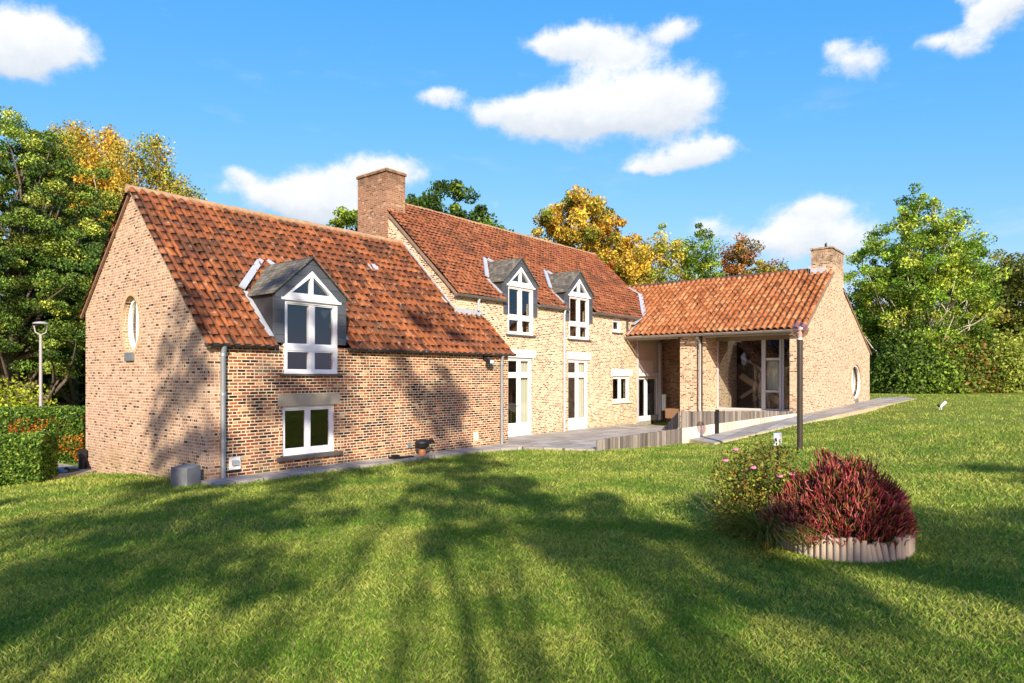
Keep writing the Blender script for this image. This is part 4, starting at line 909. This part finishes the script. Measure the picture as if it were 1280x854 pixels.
# photo left: large pine, golden trees behind it, dark trees below
tree('pine_tree', 'large bushy pine with layered green clumps at the left edge beyond the hedges', P2(18, 27),
     [(0, 0, 9.0, 3.6, 3.6, 3.6), (.3, -.3, 6.2, 4.3, 4.3, 2.4), (-.5, 0, 4.2, 3.6, 3.6, 1.7), (-.3, .3, 11.6, 2.2, 2.2, 1.9)], PINE, 11, 760, 260, .05, (.28, .62), .55, .32, mat=NEEDLE, shell=.45, limbs=60, clump_pal_var=.2)
tree('pine_tree', 'green pine leaning over the back hedge just left of the gable', P2(92, 32),
     [(0, 0, 7.0, 2.8, 2.8, 2.7), (-.3, 0, 4.6, 3.1, 3.1, 1.6), (.2, 0, 9.2, 1.7, 1.7, 1.4)], PINE, 12, 380, 240, .055, (.3, .62), .55, .26, mat=NEEDLE, shell=.45, limbs=40, clump_pal_var=.2)
tree('golden_tree', 'tall golden yellow birch with white stem behind the pine', P2(100, 37),
     [(0, 0, 12.4, 2.8, 2.8, 3.6), (0, 0, 8.5, 3.2, 3.2, 3.4), (.5, -.3, 15.2, 1.8, 1.8, 1.6)], YEL, 13, 420, 190, .075, (.4, .9), 1.1, .2, BIRCH, droop=.5, pal2=YEL[:2], limbs=40, shell=.4)
tree('golden_tree', 'golden yellow tree rising just behind the left gable peak', P2(178, 37),
     [(0, 0, 12.2, 2.2, 2.2, 3.2), (.3, -.4, 8.0, 3.0, 3.0, 3.2), (1.4, -1.7, 11.6, 1.1, 1.1, 1.9)], YEL+[(.22, .26, .03)], 14, 360, 190, .075, (.35, .8), 1.2, .2, BIRCH, droop=.7, limbs=36, shell=.4)
for i, (x, y, h, lab) in enumerate([(*P2(-20, 31), 6.5, 'dark tree at the far left edge behind the pine'), (*P2(50, 33), 6.5, 'dark shaded tree behind the thin lamp post'), (*P2(112, 35), 7.5, 'dark shaded tree behind the rear corner of the left gable'), (*P2(-120, 34), 8.0, 'dark green tree beyond the left picture edge')]):
    tree('dark_tree', lab, (x, y), [(0, 0, h*.5, 3.2, 3.2, h*.48)], GR_D+GR_M[:1], 20+i, 230, 110, .12, (.5, 1.0), .8, .2, shell=.3)
def shrub(name, label, base, rx, ry, h, pal, seed, n, leaf, cat='shrub', group=None, rot=0, mat=LEAF, z=None):
    rg = np.random.RandomState(seed); bx, by = base; bz = gz(bx, by) if z is None else z; t = empty(name, (bx, by, bz), label, cat, group)
    d = rg.normal(size=(n, 3)); d /= np.linalg.norm(d, axis=1, keepdims=True); d[:, 2] = np.abs(d[:, 2])
    q = d*(rg.uniform(.45, 1.03, (n, 1))); wob = np.array([mnoise.noise(Vector((a[0]*2.2+seed, a[1]*2.2, a[2]*2.2))) for a in d])
    q *= (1+.28*wob)[:, None]; P = q*D([rx, ry, h]); c_, s_ = math.cos(rot), math.sin(rot)
    P = np.stack([P[:, 0]*c_-P[:, 1]*s_+bx, P[:, 0]*s_+P[:, 1]*c_+by, P[:, 2]+bz+.02], 1)
    V, F = quad_leaves(P, leaf, rg, nrm=d); col = np.repeat(pick(pal, n, rg).clip(.004, 1), 4, axis=0)
    mesh_np('foliage', V, F, mat, t, (bx, by, bz), col=col)
    mb = MB()
    for k in range(9):
        a = rg.uniform(0, 6.28); r_ = rg.uniform(.3, .8); limb(mb, (bx, by, bz-.05), (bx+math.cos(a)*rx*r_, by+math.sin(a)*ry*r_, bz+h*rg.uniform(.4, .8)), .02+.012*h, .006, rg)
    mb.build('stem', BARK, t, (bx, by, bz), fix=False); return t
def hedge(name, label, p0, p1, depth, h, pal, seed, n, leaf, pal_spot=None, cat='hedge', group=None, rough_=.10):
    rg = np.random.RandomState(seed); p0 = D(p0, ); p1 = D(p1); L = np.linalg.norm(p1-p0); u = (p1-p0)/L; v = D([-u[1], u[0]])
    mid = (p0+p1)/2; bz = gz(*mid); t = empty(name, (mid[0], mid[1], bz), label, cat, group)
    # leaf shell of a clipped box plus inner leaves
    a = rg.uniform(0, L, n); face = rg.rand(n); s = rg.uniform(-1, 1, n)*depth/2; z = rg.uniform(0.02, 1, n)*h
    side = face < .55; top = (face >= .55) & (face < .85); end = face >= .95
    s[side] = np.sign(rg.uniform(-1, 1, side.sum()))*depth/2; z[top] = h; a[end] = np.where(rg.rand(end.sum()) < .5, 0, L)
    # round the shoulders
    zz = z/h; s *= np.where(zz > .85, 1-.35*((zz-.85)/.15)**2, 1)
    wob = np.array([mnoise.noise(Vector((x*1.3, y*2+seed, w*1.7))) for x, y, w in zip(a, s, z)])
    nn = np.stack([np.zeros(n), np.sign(s), np.zeros(n)], 1)
    s = s*(1+rough_*wob*2)+rg.normal(size=n)*.03; z = z*(1+rough_*.5*wob)+rg.normal(size=n)*.02
    X = p0[0]+u[0]*a+v[0]*s; Y = p0[1]+u[1]*a+v[1]*s; Z = ground(X, Y)+z
    P = np.stack([X, Y, Z], 1); V, F = quad_leaves(P, leaf, rg); col = pick(pal, n, rg)
    if pal_spot is not None:
        sp = np.array([mnoise.noise(Vector((x*1.1+5, w*1.6, seed*1.0))) for x, w in zip(a, z)]); k = (sp > -.06) & (rg.rand(n) < .42) & (z < h*.85); col[k] = pick(pal_spot, k.sum(), rg)
    col = np.repeat(col.clip(.004, 1), 4, axis=0)
    mesh_np('foliage', V, F, LEAF, t, (mid[0], mid[1], bz), col=col)
    co_ = MB(); k = 14   # twiggy dark core
    for i in range(int(L/.12)):
        q = p0+u*(i+.5)*.12+v*rg.uniform(-.3, .3)*depth; g_ = gz(q[0], q[1]); co_.bar((q[0], q[1], g_-.05), (q[0]+rg.uniform(-.15, .15), q[1]+rg.uniform(-.15, .15), g_+h*.88), .05, .05)
    co_.build('twigs', BARK, t, (mid[0], mid[1], bz)); return t
HG = [(.08, .17, .02), (.12, .23, .03), (.025, .07, .01), (.25, .33, .05)]
hedge('clipped_hedge', 'low clipped green hedge in front of the taller hedge at the left', P2(-160, 14.2), P2(62, 15.4), 1.4, 1.10, HG, 31, 42000, .036)
hedge('clipped_hedge', 'taller clipped hedge with orange berries reaching the left gable', P2(-160, 18.8), P2(112, 20.5), 1.5, 1.62, HG, 32, 52000, .040, pal_spot=[(.50, .10, .01), (.55, .16, .02), (.38, .08, .01)])
shrub('golden_shrub', 'bright yellow green shrub showing above the hedges left of the thin lamp post', P2(5, 24), 1.9, 1.5, 2.3, [(.34, .40, .03), (.26, .34, .03), (.40, .42, .05)], 33, 9000, .06)

# trees beyond the roofs
bt = [('green_tree', 'dark green tree behind the roof right of the big chimney', 548, 36, 13.4, GR_M[:2]+GR_M[3:]+GR_D, [(0, 0, 10.6, 2.0, 2.0, 2.6), (1.6, -1.9, 9.0, 1.9, 1.9, 2.3), (-1.4, 1.7, 9.4, 1.7, 1.7, 2.2), (0, 0, 6, 3, 3, 3)], 41, None),
      ('green_tree', 'green tree peeping out left of the big chimney', 432, 38, 10, GR_M, [(0, 0, 9.4, 1.3, 1.3, 2.2), (0, 0, 6, 2, 2, 3)], 42, None),
      ('autumn_tree', 'round yellow and orange tree behind the tall roof', 722, 44, 12, ORA+YEL, [(0, 0, 10.3, 3.0, 3.0, 3.2), (1.6, -2, 7.2, 2.6, 2.6, 3.2)], 43, YEL),
      ('autumn_tree', 'yellow tree in the dip between the two roofs', 776, 46, 10, YEL[:3]+GR_L[:1], [(0, 0, 7.4, 2.4, 2.4, 2.9), (.4, -.5, 4.5, 3, 3, 2.6)], 44, YEL),
      ('thin_tree', 'thin yellow green tree behind the left part of the orange roof', 822, 50, 11, YEL[:2]+GR_L, [(0, 0, 8.4, 2.1, 2.1, 3.4), (0, 0, 5, 2.4, 2.4, 3)], 45, YEL),
      ('thin_tree', 'sparse green tree behind the middle of the orange roof', 872, 50, 11, GR_L+GR_M, [(0, 0, 8.6, 1.9, 1.9, 3.5), (0, 0, 5, 2.4, 2.4, 3)], 46, None),
      ('thin_tree', 'sparse reddish brown tree behind the orange roof', 922, 50, 11, RED+GR_M[:1], [(0, 0, 8.2, 1.8, 1.8, 3.2), (0, 0, 5, 2.2, 2.2, 3)], 47, RED+ORA[:1]),
      ('thin_tree', 'low sparse rusty tree just left of the right chimney', 962, 50, 10, RED+YEL[2:], [(0, 0, 7.0, 1.9, 1.9, 2.7), (0, 0, 4.5, 2.2, 2.2, 2.4)], 48, None)]
for (nm, lab, px, dist, h, pal, lobes, sd, p2) in bt:
    sparse = nm == 'thin_tree'
    tree(nm, lab, P2(px, dist), lobes, pal, sd, 290 if sparse else 270, 95 if sparse else 210, .09 if sparse else .095, (.3, .75), .8, .17, pal2=p2, shell=.25 if sparse else .35, limbs=40, clump_pal_var=.2)
# right: big pale birch-like tree, dense wood edge, shrubs
tree('birch_tree', 'tall light green birch with open pointed crown right of the house', P2(1150, 43),
     [(0, 0, 8.6, 3.3, 3.3, 3.2), (-.2, .2, 11.6, 1.2, 1.2, 2.5), (0, 0, 5.4, 4.2, 4.2, 3.0), (1.7, -2.5, 7.6, 2.0, 2.0, 1.7), (2.6, -3.4, 9.2, .9, .9, .8), (-1.9, 2.6, 7.6, 1.8, 1.8, 2.2)], GR_L+GR_M[:1]+[(.26, .34, .04)], 51, 640, 130, .08, (.28, .72), .8, .2, BIRCH, limbs=110, shell=.2, clump_pal_var=.22)
for i, (px, dist, h, lab, pal) in enumerate([
    (1075, 49, 6.0, 'dark green tree close behind the right gable', GR_D+GR_M), (1120, 52, 5.8, 'dense dark tree left behind the birch', GR_D+GR_M[:2]), (1175, 52, 5.8, 'dense dark tree right behind the birch', GR_D+GR_M[:2]),
    (1228, 50, 7.4, 'mid green tree near the right picture edge', GR_M), (1285, 47, 9.6, 'tall olive tree at the right picture edge', [(.20, .19, .03), (.14, .16, .025), (.09, .12, .02)]), (1340, 48, 9.0, 'green tree beyond the right picture edge', GR_M)]):
    tree('wood_edge_tree', lab, P2(px, dist), [(0, 0, h*.52, 3.3, 3.3, h*.5)], pal, 60+i, 260, 110, .12, (.45, .95), .8, .2, shell=.3, clump_pal_var=.25, group='dense trees along the right wood edge')
UN = [('broad green bush at the foot of the right gable trees', 1100, 44), ('dark bush left under the birch', 1132, 40.5), ('leafy bush below the birch stem', 1163, 40.3), ('brownish bush right under the birch', 1197, 40.6), ('bush between the birch and the bright shrub', 1228, 42), ('green bush at the far right lawn edge', 1290, 43)]
for i, (lab, px, dist) in enumerate(UN):
    shrub('wood_edge_shrub', lab, P2(px, dist), 2.5, 2.2, 3.6+.4*math.sin(i*2), [GR_M+GR_D, GR_D+GR_M[:2], GR_M+GR_L[:1], RED[:1]+GR_M+[(.16, .13, .03)], GR_M, GR_L][i], 70+i, 9000, .10, group='shrubs under the right wood edge')
shrub('bright_shrub', 'bright yellow green shrub on the lawn at the right edge', P2(1262, 40), 2.0, 1.8, 3.8, [(.28, .32, .05), (.36, .38, .08), (.16, .24, .03)], 80, 8000, .085)
# far belt of woodland behind everything
rg = np.random.RandomState(90); Cs = []
for k in range(900):
    a = rg.uniform(-1.2, 1.25); dd = rg.uniform(58, 85); c0 = D([.7746*math.cos(a)+.6325*math.sin(a), .6325*math.cos(a)-.7746*math.sin(a)])*dd; hh = rg.uniform(.2, 1)**.8*(5.2+1.6*math.sin(a*9))
    Cs.append((c0[0], c0[1], gz(*c0)+hh))
Cs = D(Cs); ci = np.repeat(np.arange(len(Cs)), 70); q = rg.normal(size=(len(ci), 3))*D([1.5, 1.5, .9]); V, F = quad_leaves(Cs[ci]+q*.8, .22, rg)
col = np.repeat((D(GR_D+GR_M)[rg.randint(0, 7, len(Cs))][ci]*rg.uniform(.6, 1.4, (len(ci), 1))), 4, axis=0)
tag(mesh_np('woodland', V, F, LEAF, None, (40, 40, 0), col=col), 'far belt of dark green woodland along the horizon', 'woodland', kind='stuff')
# earth strip and leaf litter under the right wood edge
ea = [P2(1070, 42.6), P2(1180, 41.8), P2(1420, 40), P2(1420, 60), P2(1070, 60)]
sheet('earth_strip', [(p[0], p[1], gz(*p)+.03) for p in ea], EARTH, thick=.1)

# trees behind the viewer: they stand in the same garden and shade the lawn and the low wing
# tall slim trees some thirty metres back, (across, along) the sun's path
SH = [(4.9, -25, 16, 24.5, 1.0, 70, 'slim tall tree behind the viewer in line with the left gable'), (2.4, -26.5, 15.2, 26.5, .9, 71, 'slim tall tree behind the viewer left of the garden centre'),
      (-.5, -25, 15.2, 26.2, 1.05, 72, 'tall tree straight behind the viewer'), (-2.8, -26, 14.6, 19.0, .8, 73, 'tree behind the viewer a little to the right'),
      (-6.2, -28, 15.5, 19, 1.1, 74, 'tree behind the viewer well to the right'), (-10, -27, 15.5, 19.5, 1.3, 75, 'tree behind the viewer farthest to the right'), (7.4, -28, 14, 21, 1.2, 76, 'tree behind the viewer farthest to the left'),
      (3.6, -31, 17, 22, .5, 77, 'thin sapling behind the viewer between two slim trees'), (-1.7, -30, 16.5, 22, .5, 79, 'thin spire tree behind the viewer just right of the middle'), (-4.9, -31, 17, 20.5, .6, 81, 'thin spire tree behind the viewer toward the right'), (-7.8, -30, 16.2, 19.5, .7, 82, 'thin spire tree behind the viewer farther right')]
for (q_, p_, z0_, z1_, r_, sd, lab) in SH:
    zc, hh = (z0_+z1_)/2, (z1_-z0_)/2
    tree('garden_tree', lab, (-.737*q_+.676*p_, .676*q_+.737*p_), [(0, 0, zc, r_, r_, hh), (.3, -.3, z0_+hh*.6, r_*1.2, r_*1.2, hh*.5)], GR_M, sd, int(10*hh), 40, .135, (.3, .62), .6, .15, limbs=22, shell=.2, group='tall garden trees behind the viewer')

# ------------------------------------------------------------------ planter bed
PX, PY = 7.87, 1.75; PZ = gz(PX, PY); RB = .625
edging = empty('log_edging', (PX, PY, PZ), 'ring of short weathered upright logs holding the heather bed', 'edging')
view_a = math.atan2(-PY, -PX)
nl = 64
for k in range(nl):
    a = 2*math.pi*k/nl; wx = math.cos(a)*RB; wy = math.sin(a)*RB
    lean = 0.0
    da = (a-view_a+math.pi) % (2*math.pi)-math.pi    # angle from the side facing the lawn
    if .28 < da < .85: lean = .34*math.sin((da-.28)/.57*math.pi)
    tx, ty = -math.sin(a), math.cos(a)
    top = .235+rnd.uniform(-.012, .012)-(.04 if .3 < da < .8 else 0)
    mb = MB(); mb.tube([(PX+wx, PY+wy, PZ-.08), (PX+wx*1.0+tx*lean*top*-1, PY+wy*1.0+ty*lean*top*-1, PZ+top)], [.033, .031], 9)
    mb.build('log', LOGM, edging)
bs = MB(); pts = [(PX+.59*math.cos(2*math.pi*k/24), PY+.59*math.sin(2*math.pi*k/24)) for k in range(24)]; bs.prism(pts, 'Z', PZ-.05, PZ+.17); tag(bs.build('planting_soil', EARTH, None), None, kind='structure')
def spikes(name, label, cat, c, rx, ry, h, n, seed, tipc, basec, L=(.16, .30), wd=.010, spread=.8, z=0):
    """bush of upright flower spikes: each a slim three-sided tapered spike with tufted knots"""
    rg = np.random.RandomState(seed); t = empty(name, (c[0], c[1], z), label, cat)
    th = rg.uniform(0, 2*math.pi, n); rr = np.sqrt(rg.rand(n))
    ox, oy = np.cos(th)*rr, np.sin(th)*rr
    lump = np.array([mnoise.noise(Vector((a*3.0+seed, b*3.0, 2.0))) for a, b in zip(ox, oy)])
    surf = h*(np.sqrt(np.maximum(0, 1-rr**2.4))*.80+.12)*(1+.55*lump)
    lev = rg.rand(n)**.6
    P = np.stack([c[0]+ox*rx, c[1]+oy*ry, z+surf*lev*.92], 1)
    d = np.stack([ox*spread*(.5+rr), oy*spread*(.5+rr), np.ones(n)*.85], 1)+rg.normal(size=(n, 3))*.26; d /= np.linalg.norm(d, axis=1, keepdims=True)
    ln = rg.uniform(L[0], L[1], n)[:, None]
    a = np.cross(d, rg.normal(size=(n, 3))); a /= np.linalg.norm(a, axis=1, keepdims=True); b_ = np.cross(d, a)
    Vs = []; Cc = []; K = 5
    tip = D(tipc)[rg.randint(0, len(tipc), n)]*rg.uniform(.6, 1.35, (n, 1)); bas = D(basec)[rg.randint(0, len(basec), n)]*rg.uniform(.6, 1.3, (n, 1))
    for i in range(K):
        f = i/(K-1); w_ = wd*[.5, 1.0, 1.25, 1.0, .25][i]*rg.uniform(.7, 1.3, (n, 1)); ctr = P-d*ln*.45+d*ln*f+rg.normal(size=(n, 3))*.003
        for j in range(3):
            an = 2*math.pi*j/3+i*.6; Vs.append(ctr+(a*math.cos(an)+b_*math.sin(an))*w_)
            mixf = np.clip((f-.28)/.25, 0, 1); Cc.append(bas*(1-mixf)+tip*mixf)
    V = np.stack(Vs, 1).reshape(-1, 3); Cc = np.stack(Cc, 1).reshape(-1, 3); F = []
    for i in range(K-1):
        for j in range(3): F.append((i*3+j, i*3+(j+1) % 3, (i+1)*3+(j+1) % 3, (i+1)*3+j))
    F = (np.arange(n)[:, None, None]*(3*K)+D(F)[None]).reshape(-1, 4)
    mesh_np('flower_spikes', V, F, HEATH, t, (c[0], c[1], z), col=Cc.clip(.004, 1))
    # twigs and small leaves below
    m_ = int(n*1.1); th = rg.uniform(0, 6.28, m_); rr = np.sqrt(rg.rand(m_)); hh = h*(np.sqrt(np.maximum(0, 1-rr**2.4))*.74+.08)
    P = np.stack([c[0]+np.cos(th)*rr*rx, c[1]+np.sin(th)*rr*ry, z+.03+hh*rg.uniform(0, .9, m_)], 1); V, F = quad_leaves(P, .014, rg, aspect=.35)
    mesh_np('leaves', V, F, LEAF, t, (c[0], c[1], z), col=np.repeat(pick([(.07, .06, .015), (.12, .09, .02), (.05, .045, .015), (.10, .12, .02)], m_, rg).clip(.003, 1), 4, axis=0))
    return t
TIP = [(.52, .09, .07), (.42, .06, .05), (.28, .035, .03), (.66, .20, .17), (.36, .13, .04), (.22, .17, .045), (.22, .03, .04), (.60, .14, .16), (.18, .03, .035)]; BAS = [(.09, .035, .018), (.15, .055, .025), (.16, .12, .03), (.07, .025, .018)]
spikes('heather_bush', 'large mound of red and pink heather filling the log ringed bed', 'heather', (PX+.0, PY+.02), .655, .655, 0.86, 5400, 5, TIP, BAS, L=(.10, .19), wd=.0068, spread=.45, z=PZ+.12)
spikes('heather_bush', 'smaller pink heather spilling over the left side of the log ring', 'heather', (PX-.42, PY+.36), .40, .40, .46, 1700, 6, TIP[:1]+TIP[3:], BAS, L=(.10, .17), wd=.006, spread=.6, z=PZ+.12)
# arching grass tuft at the left of the bed
rg = np.random.RandomState(8); tx_, ty_ = PX-.70, PY+.62; n = 1100; K = 6
a = rg.uniform(0, 2*math.pi, n); ln = rg.uniform(.35, .78, n); out = rg.uniform(.35, 1.05, n); w_ = rg.uniform(.003, .006, n); Vs = []
for i in range(K):
    f = i/(K-1); r_ = ln*out*(f**1.15)*.85+.05; z_ = PZ+.02+ln*(f*1.05-out*.85*f**2.3*1.0)
    wv_ = w_*(1-f*.9); ox, oy = -np.sin(a), np.cos(a)
    cx_, cy_ = tx_+np.cos(a)*r_, ty_+np.sin(a)*r_; z_ = np.maximum(z_, PZ+.02)
    Vs.append(np.stack([cx_-ox*wv_, cy_-oy*wv_, z_], 1)); Vs.append(np.stack([cx_+ox*wv_, cy_+oy*wv_, z_+.002], 1))
V = np.stack(Vs, 1).reshape(-1, 3); F = (np.arange(n)[:, None, None]*(2*K)+D([(2*i, 2*i+1, 2*i+3, 2*i+2) for i in range(K-1)])[None]).reshape(-1, 4)
colr = np.repeat(pick([(.08, .14, .022), (.05, .09, .014), (.16, .18, .035), (.30, .25, .07)], n, rg).clip(.004, 1), 2*K, axis=0)
tag(mesh_np('ornamental_grass', V, F, GRASS, None, (tx_, ty_, PZ), col=colr), 'arching tuft of long green grass leaves at the left foot of the heather bed', 'grass tuft')
# rose bush behind
rx_, ry_ = PX+.22, PY+.95; rz_ = PZ
rs = shrub('rose_bush', 'yellow green rose bush with a few pink blooms behind the heather', (rx_, ry_), .62, .62, 1.08, [(.20, .24, .03), (.34, .31, .05), (.12, .17, .022), (.06, .09, .015), (.28, .13, .03)], 82, 15000, .019, 'rose bush')
for k, (ox, oy, oz) in enumerate([(-.48, -.05, .80), (-.40, -.32, .72), (-.36, .20, .98), (-.52, .26, .86), (-.30, -.42, .74)]):
    fb = MB()
    for j in range(9):
        aa = j*2.4; fb.sphere((rx_+ox+.018*math.cos(aa), ry_+oy+.018*math.sin(aa), rz_+oz+.008*(j % 3)), .020, 7, 5, (1, 1, .6))
    fb.build('bloom', plain('rose_petal', (.62, .20, .30), .6, var=.2), rs)
mb = MB()
for k in range(6):
    aa = 2.2+k*.25; limb(mb, (rx_-.2, ry_+.2, rz_), (rx_-.55+.1*math.cos(k), ry_+.55+.08*k, rz_+.55+.1*math.sin(k*2)), .006, .003, rg)
mb.build('cane', BARK, rs, fix=False)
shrub('small_shrub', 'low yellow and orange leaved shrub at the foot of the dark lamp post', P2(1006, 8.6), .34, .34, .62, [(.38, .28, .04), (.42, .18, .03), (.24, .22, .03), (.12, .14, .02)], 83, 3000, .02)
# white plant tag / box on a stake
qx, qy = P2(972, 7.9); q0 = PZ
sg = MB(); sg.bar((qx, qy, q0), (qx, qy, q0+1.05), .02, .02); stake = sg.build('garden_socket', BLACKP, None, (qx, qy, q0)); tag(stake, 'small white box on a dark stake standing among the rose leaves', 'box on stake')
sg = MB(); sg.box(qx-.07, qx+.07, qy-.03, qy+.03, q0+1.03, q0+1.18); bo = sg.build('box', WHITE, stake, bevel=.006)
sg = MB(); sg.tube([(qx-.075, qy, q0+1.11), (qx-.05, qy, q0+1.11)], .012, 8); sg.box(qx-.075, qx-.065, qy-.02, qy-.005, q0+1.05, q0+1.07); sg.build('outlet', BLACKP, bo)
# spike spotlight far right
sxp, syp = P2(1177, 25.5); szp = gz(sxp, syp)
sg = MB(); sg.tube([(sxp, syp, szp-.05), (sxp+.02, syp, szp+.12)], .012, 8); sg.tube([(sxp-.05, syp+.05, szp+.10), (sxp+.10, syp-.12, szp+.30)], [.045, .06], 12)
o = sg.build('garden_spotlight', plain('spot_white', (.68, .70, .72), .4), None); tag(o, 'small white spike spotlight tilted up on the far right lawn', 'spotlight')
sg = MB(); sg.tube([(sxp-.06, syp+.06, szp+.13), (sxp-.10, syp+.10, szp+.20)], [.05, .04], 10); sg.build('cap', BLACKP, o)
sg = MB(); sg.tube([(sxp-.08, syp+.06, szp-.05), (sxp-.05, syp+.05, szp+.12)], .010, 8); sg.build('leg', plain('spot_leg', (.7, .7, .7), .4), o)

# ------------------------------------------------------------------ grass blades on the near lawn
def inpoly(x, y, poly):
    ins = np.zeros(len(x), bool); n = len(poly)
    for i in range(n):
        x1, y1 = poly[i][:2]; x2, y2 = poly[(i+1) % n][:2]
        if y1 == y2: continue
        c = ((y1 > y) != (y2 > y)) & (x < (x2-x1)*(y-y1)/(y2-y1)+x1); ins ^= c
    return ins
NO = [[(6.3, 12.42), (13.6, 12.42), (15.2, 12.0), (15.9, 10.0), (19.3, 9.0), (18.95, 7.72), (25.25, 5.82), (38.5, 5.27), (40.1, 6), (38.6, 7.3), (36.4, 7.3), (36.4, 26), (6.3, 26)],
      [(5.1, 18.0), (6.36, 18.9), (6.36, 26), (4.4, 26), (4.7, 20)]]
rg = np.random.RandomState(123); PT = []; SC = []
for (r0, r1, dens, sc) in ((2.6, 5.5, 9500, .85), (5.5, 9, 4600, 1.05), (9, 14, 1400, 1.5), (14, 22, 520, 2.2), (22, 45, 90, 3.8)):
    amax = math.radians(46); area = amax*(r1*r1-r0*r0); n = int(area*dens)
    r_ = np.sqrt(rg.uniform(r0*r0, r1*r1, n)); a = rg.uniform(-amax, amax, n)
    PT.append(np.stack([r_*(.7746*np.cos(a)+.6325*np.sin(a)), r_*(.6325*np.cos(a)-.7746*np.sin(a))], 1)); SC.append(np.full(n, sc))
PT = np.concatenate(PT); SC = np.concatenate(SC)
bad = np.zeros(len(PT), bool)
for poly in NO: bad |= inpoly(PT[:, 0], PT[:, 1], poly)
bad |= ((PT[:, 0]-PX)**2+(PT[:, 1]-PY)**2) < (RB+.04)**2
PT = PT[~bad]; SC = SC[~bad]; n = len(PT)
Zg = np.concatenate([ground(PT[i:i+40000, 0], PT[i:i+40000, 1]) for i in range(0, n, 40000)])
# patchiness of the turf (sampled on a coarse grid)
gx = np.arange(-20, 70, .25); T1 = np.array([[mnoise.fractal(Vector((a*.9, b*.9, 3.0)), 1.0, 2.0, 4) for b in gx] for a in gx])
pi = ((PT[:, 0]+20)/.25).astype(int).clip(0, len(gx)-1); pj = ((PT[:, 1]+20)/.25).astype(int).clip(0, len(gx)-1)
patch = T1[pi, pj]+rg.normal(size=n)*.06
th = rg.uniform(0, 2*math.pi, n); hgt = rg.uniform(.018, .046, n)*np.minimum(SC, 1.9)**.75*(1+.25*patch.clip(-1, 1)); wd = .0021*SC*rg.uniform(.7, 1.4, n)
la = rg.uniform(0, 2*math.pi, n); lean = rg.uniform(.15, 1.0, n)*hgt
bx_ = np.stack([PT[:, 0], PT[:, 1], Zg-.003], 1); sd = np.stack([np.cos(th)*wd, np.sin(th)*wd, 0*wd], 1)
md_ = bx_+np.stack([np.cos(la)*lean*.3, np.sin(la)*lean*.3, hgt*.6], 1); tp_ = bx_+np.stack([np.cos(la)*lean, np.sin(la)*lean, hgt], 1)
V = np.stack([bx_-sd, bx_+sd, md_+sd*.7, tp_], 1).reshape(-1, 3); F = np.arange(4*n).reshape(n, 4)
lo, hi = D([.115, .24, .02]), D([.40, .44, .09])
f = (.5+.9*patch+rg.normal(size=n)*.25).clip(0, 1)[:, None]; col = (lo*(1-f)+hi*f)*rg.uniform(.55, 1.4, (n, 1))
dry = rg.rand(n) < .07; col[dry] = D([.38, .31, .14])*rg.uniform(.6, 1.1, (dry.sum(), 1))
tag(mesh_np('grass', V, F, GRASS, None, (0, 0, 0), col=np.repeat(col.clip(.004, 1), 4, axis=0)), 'short yellow green lawn grass', 'grass', kind='stuff')
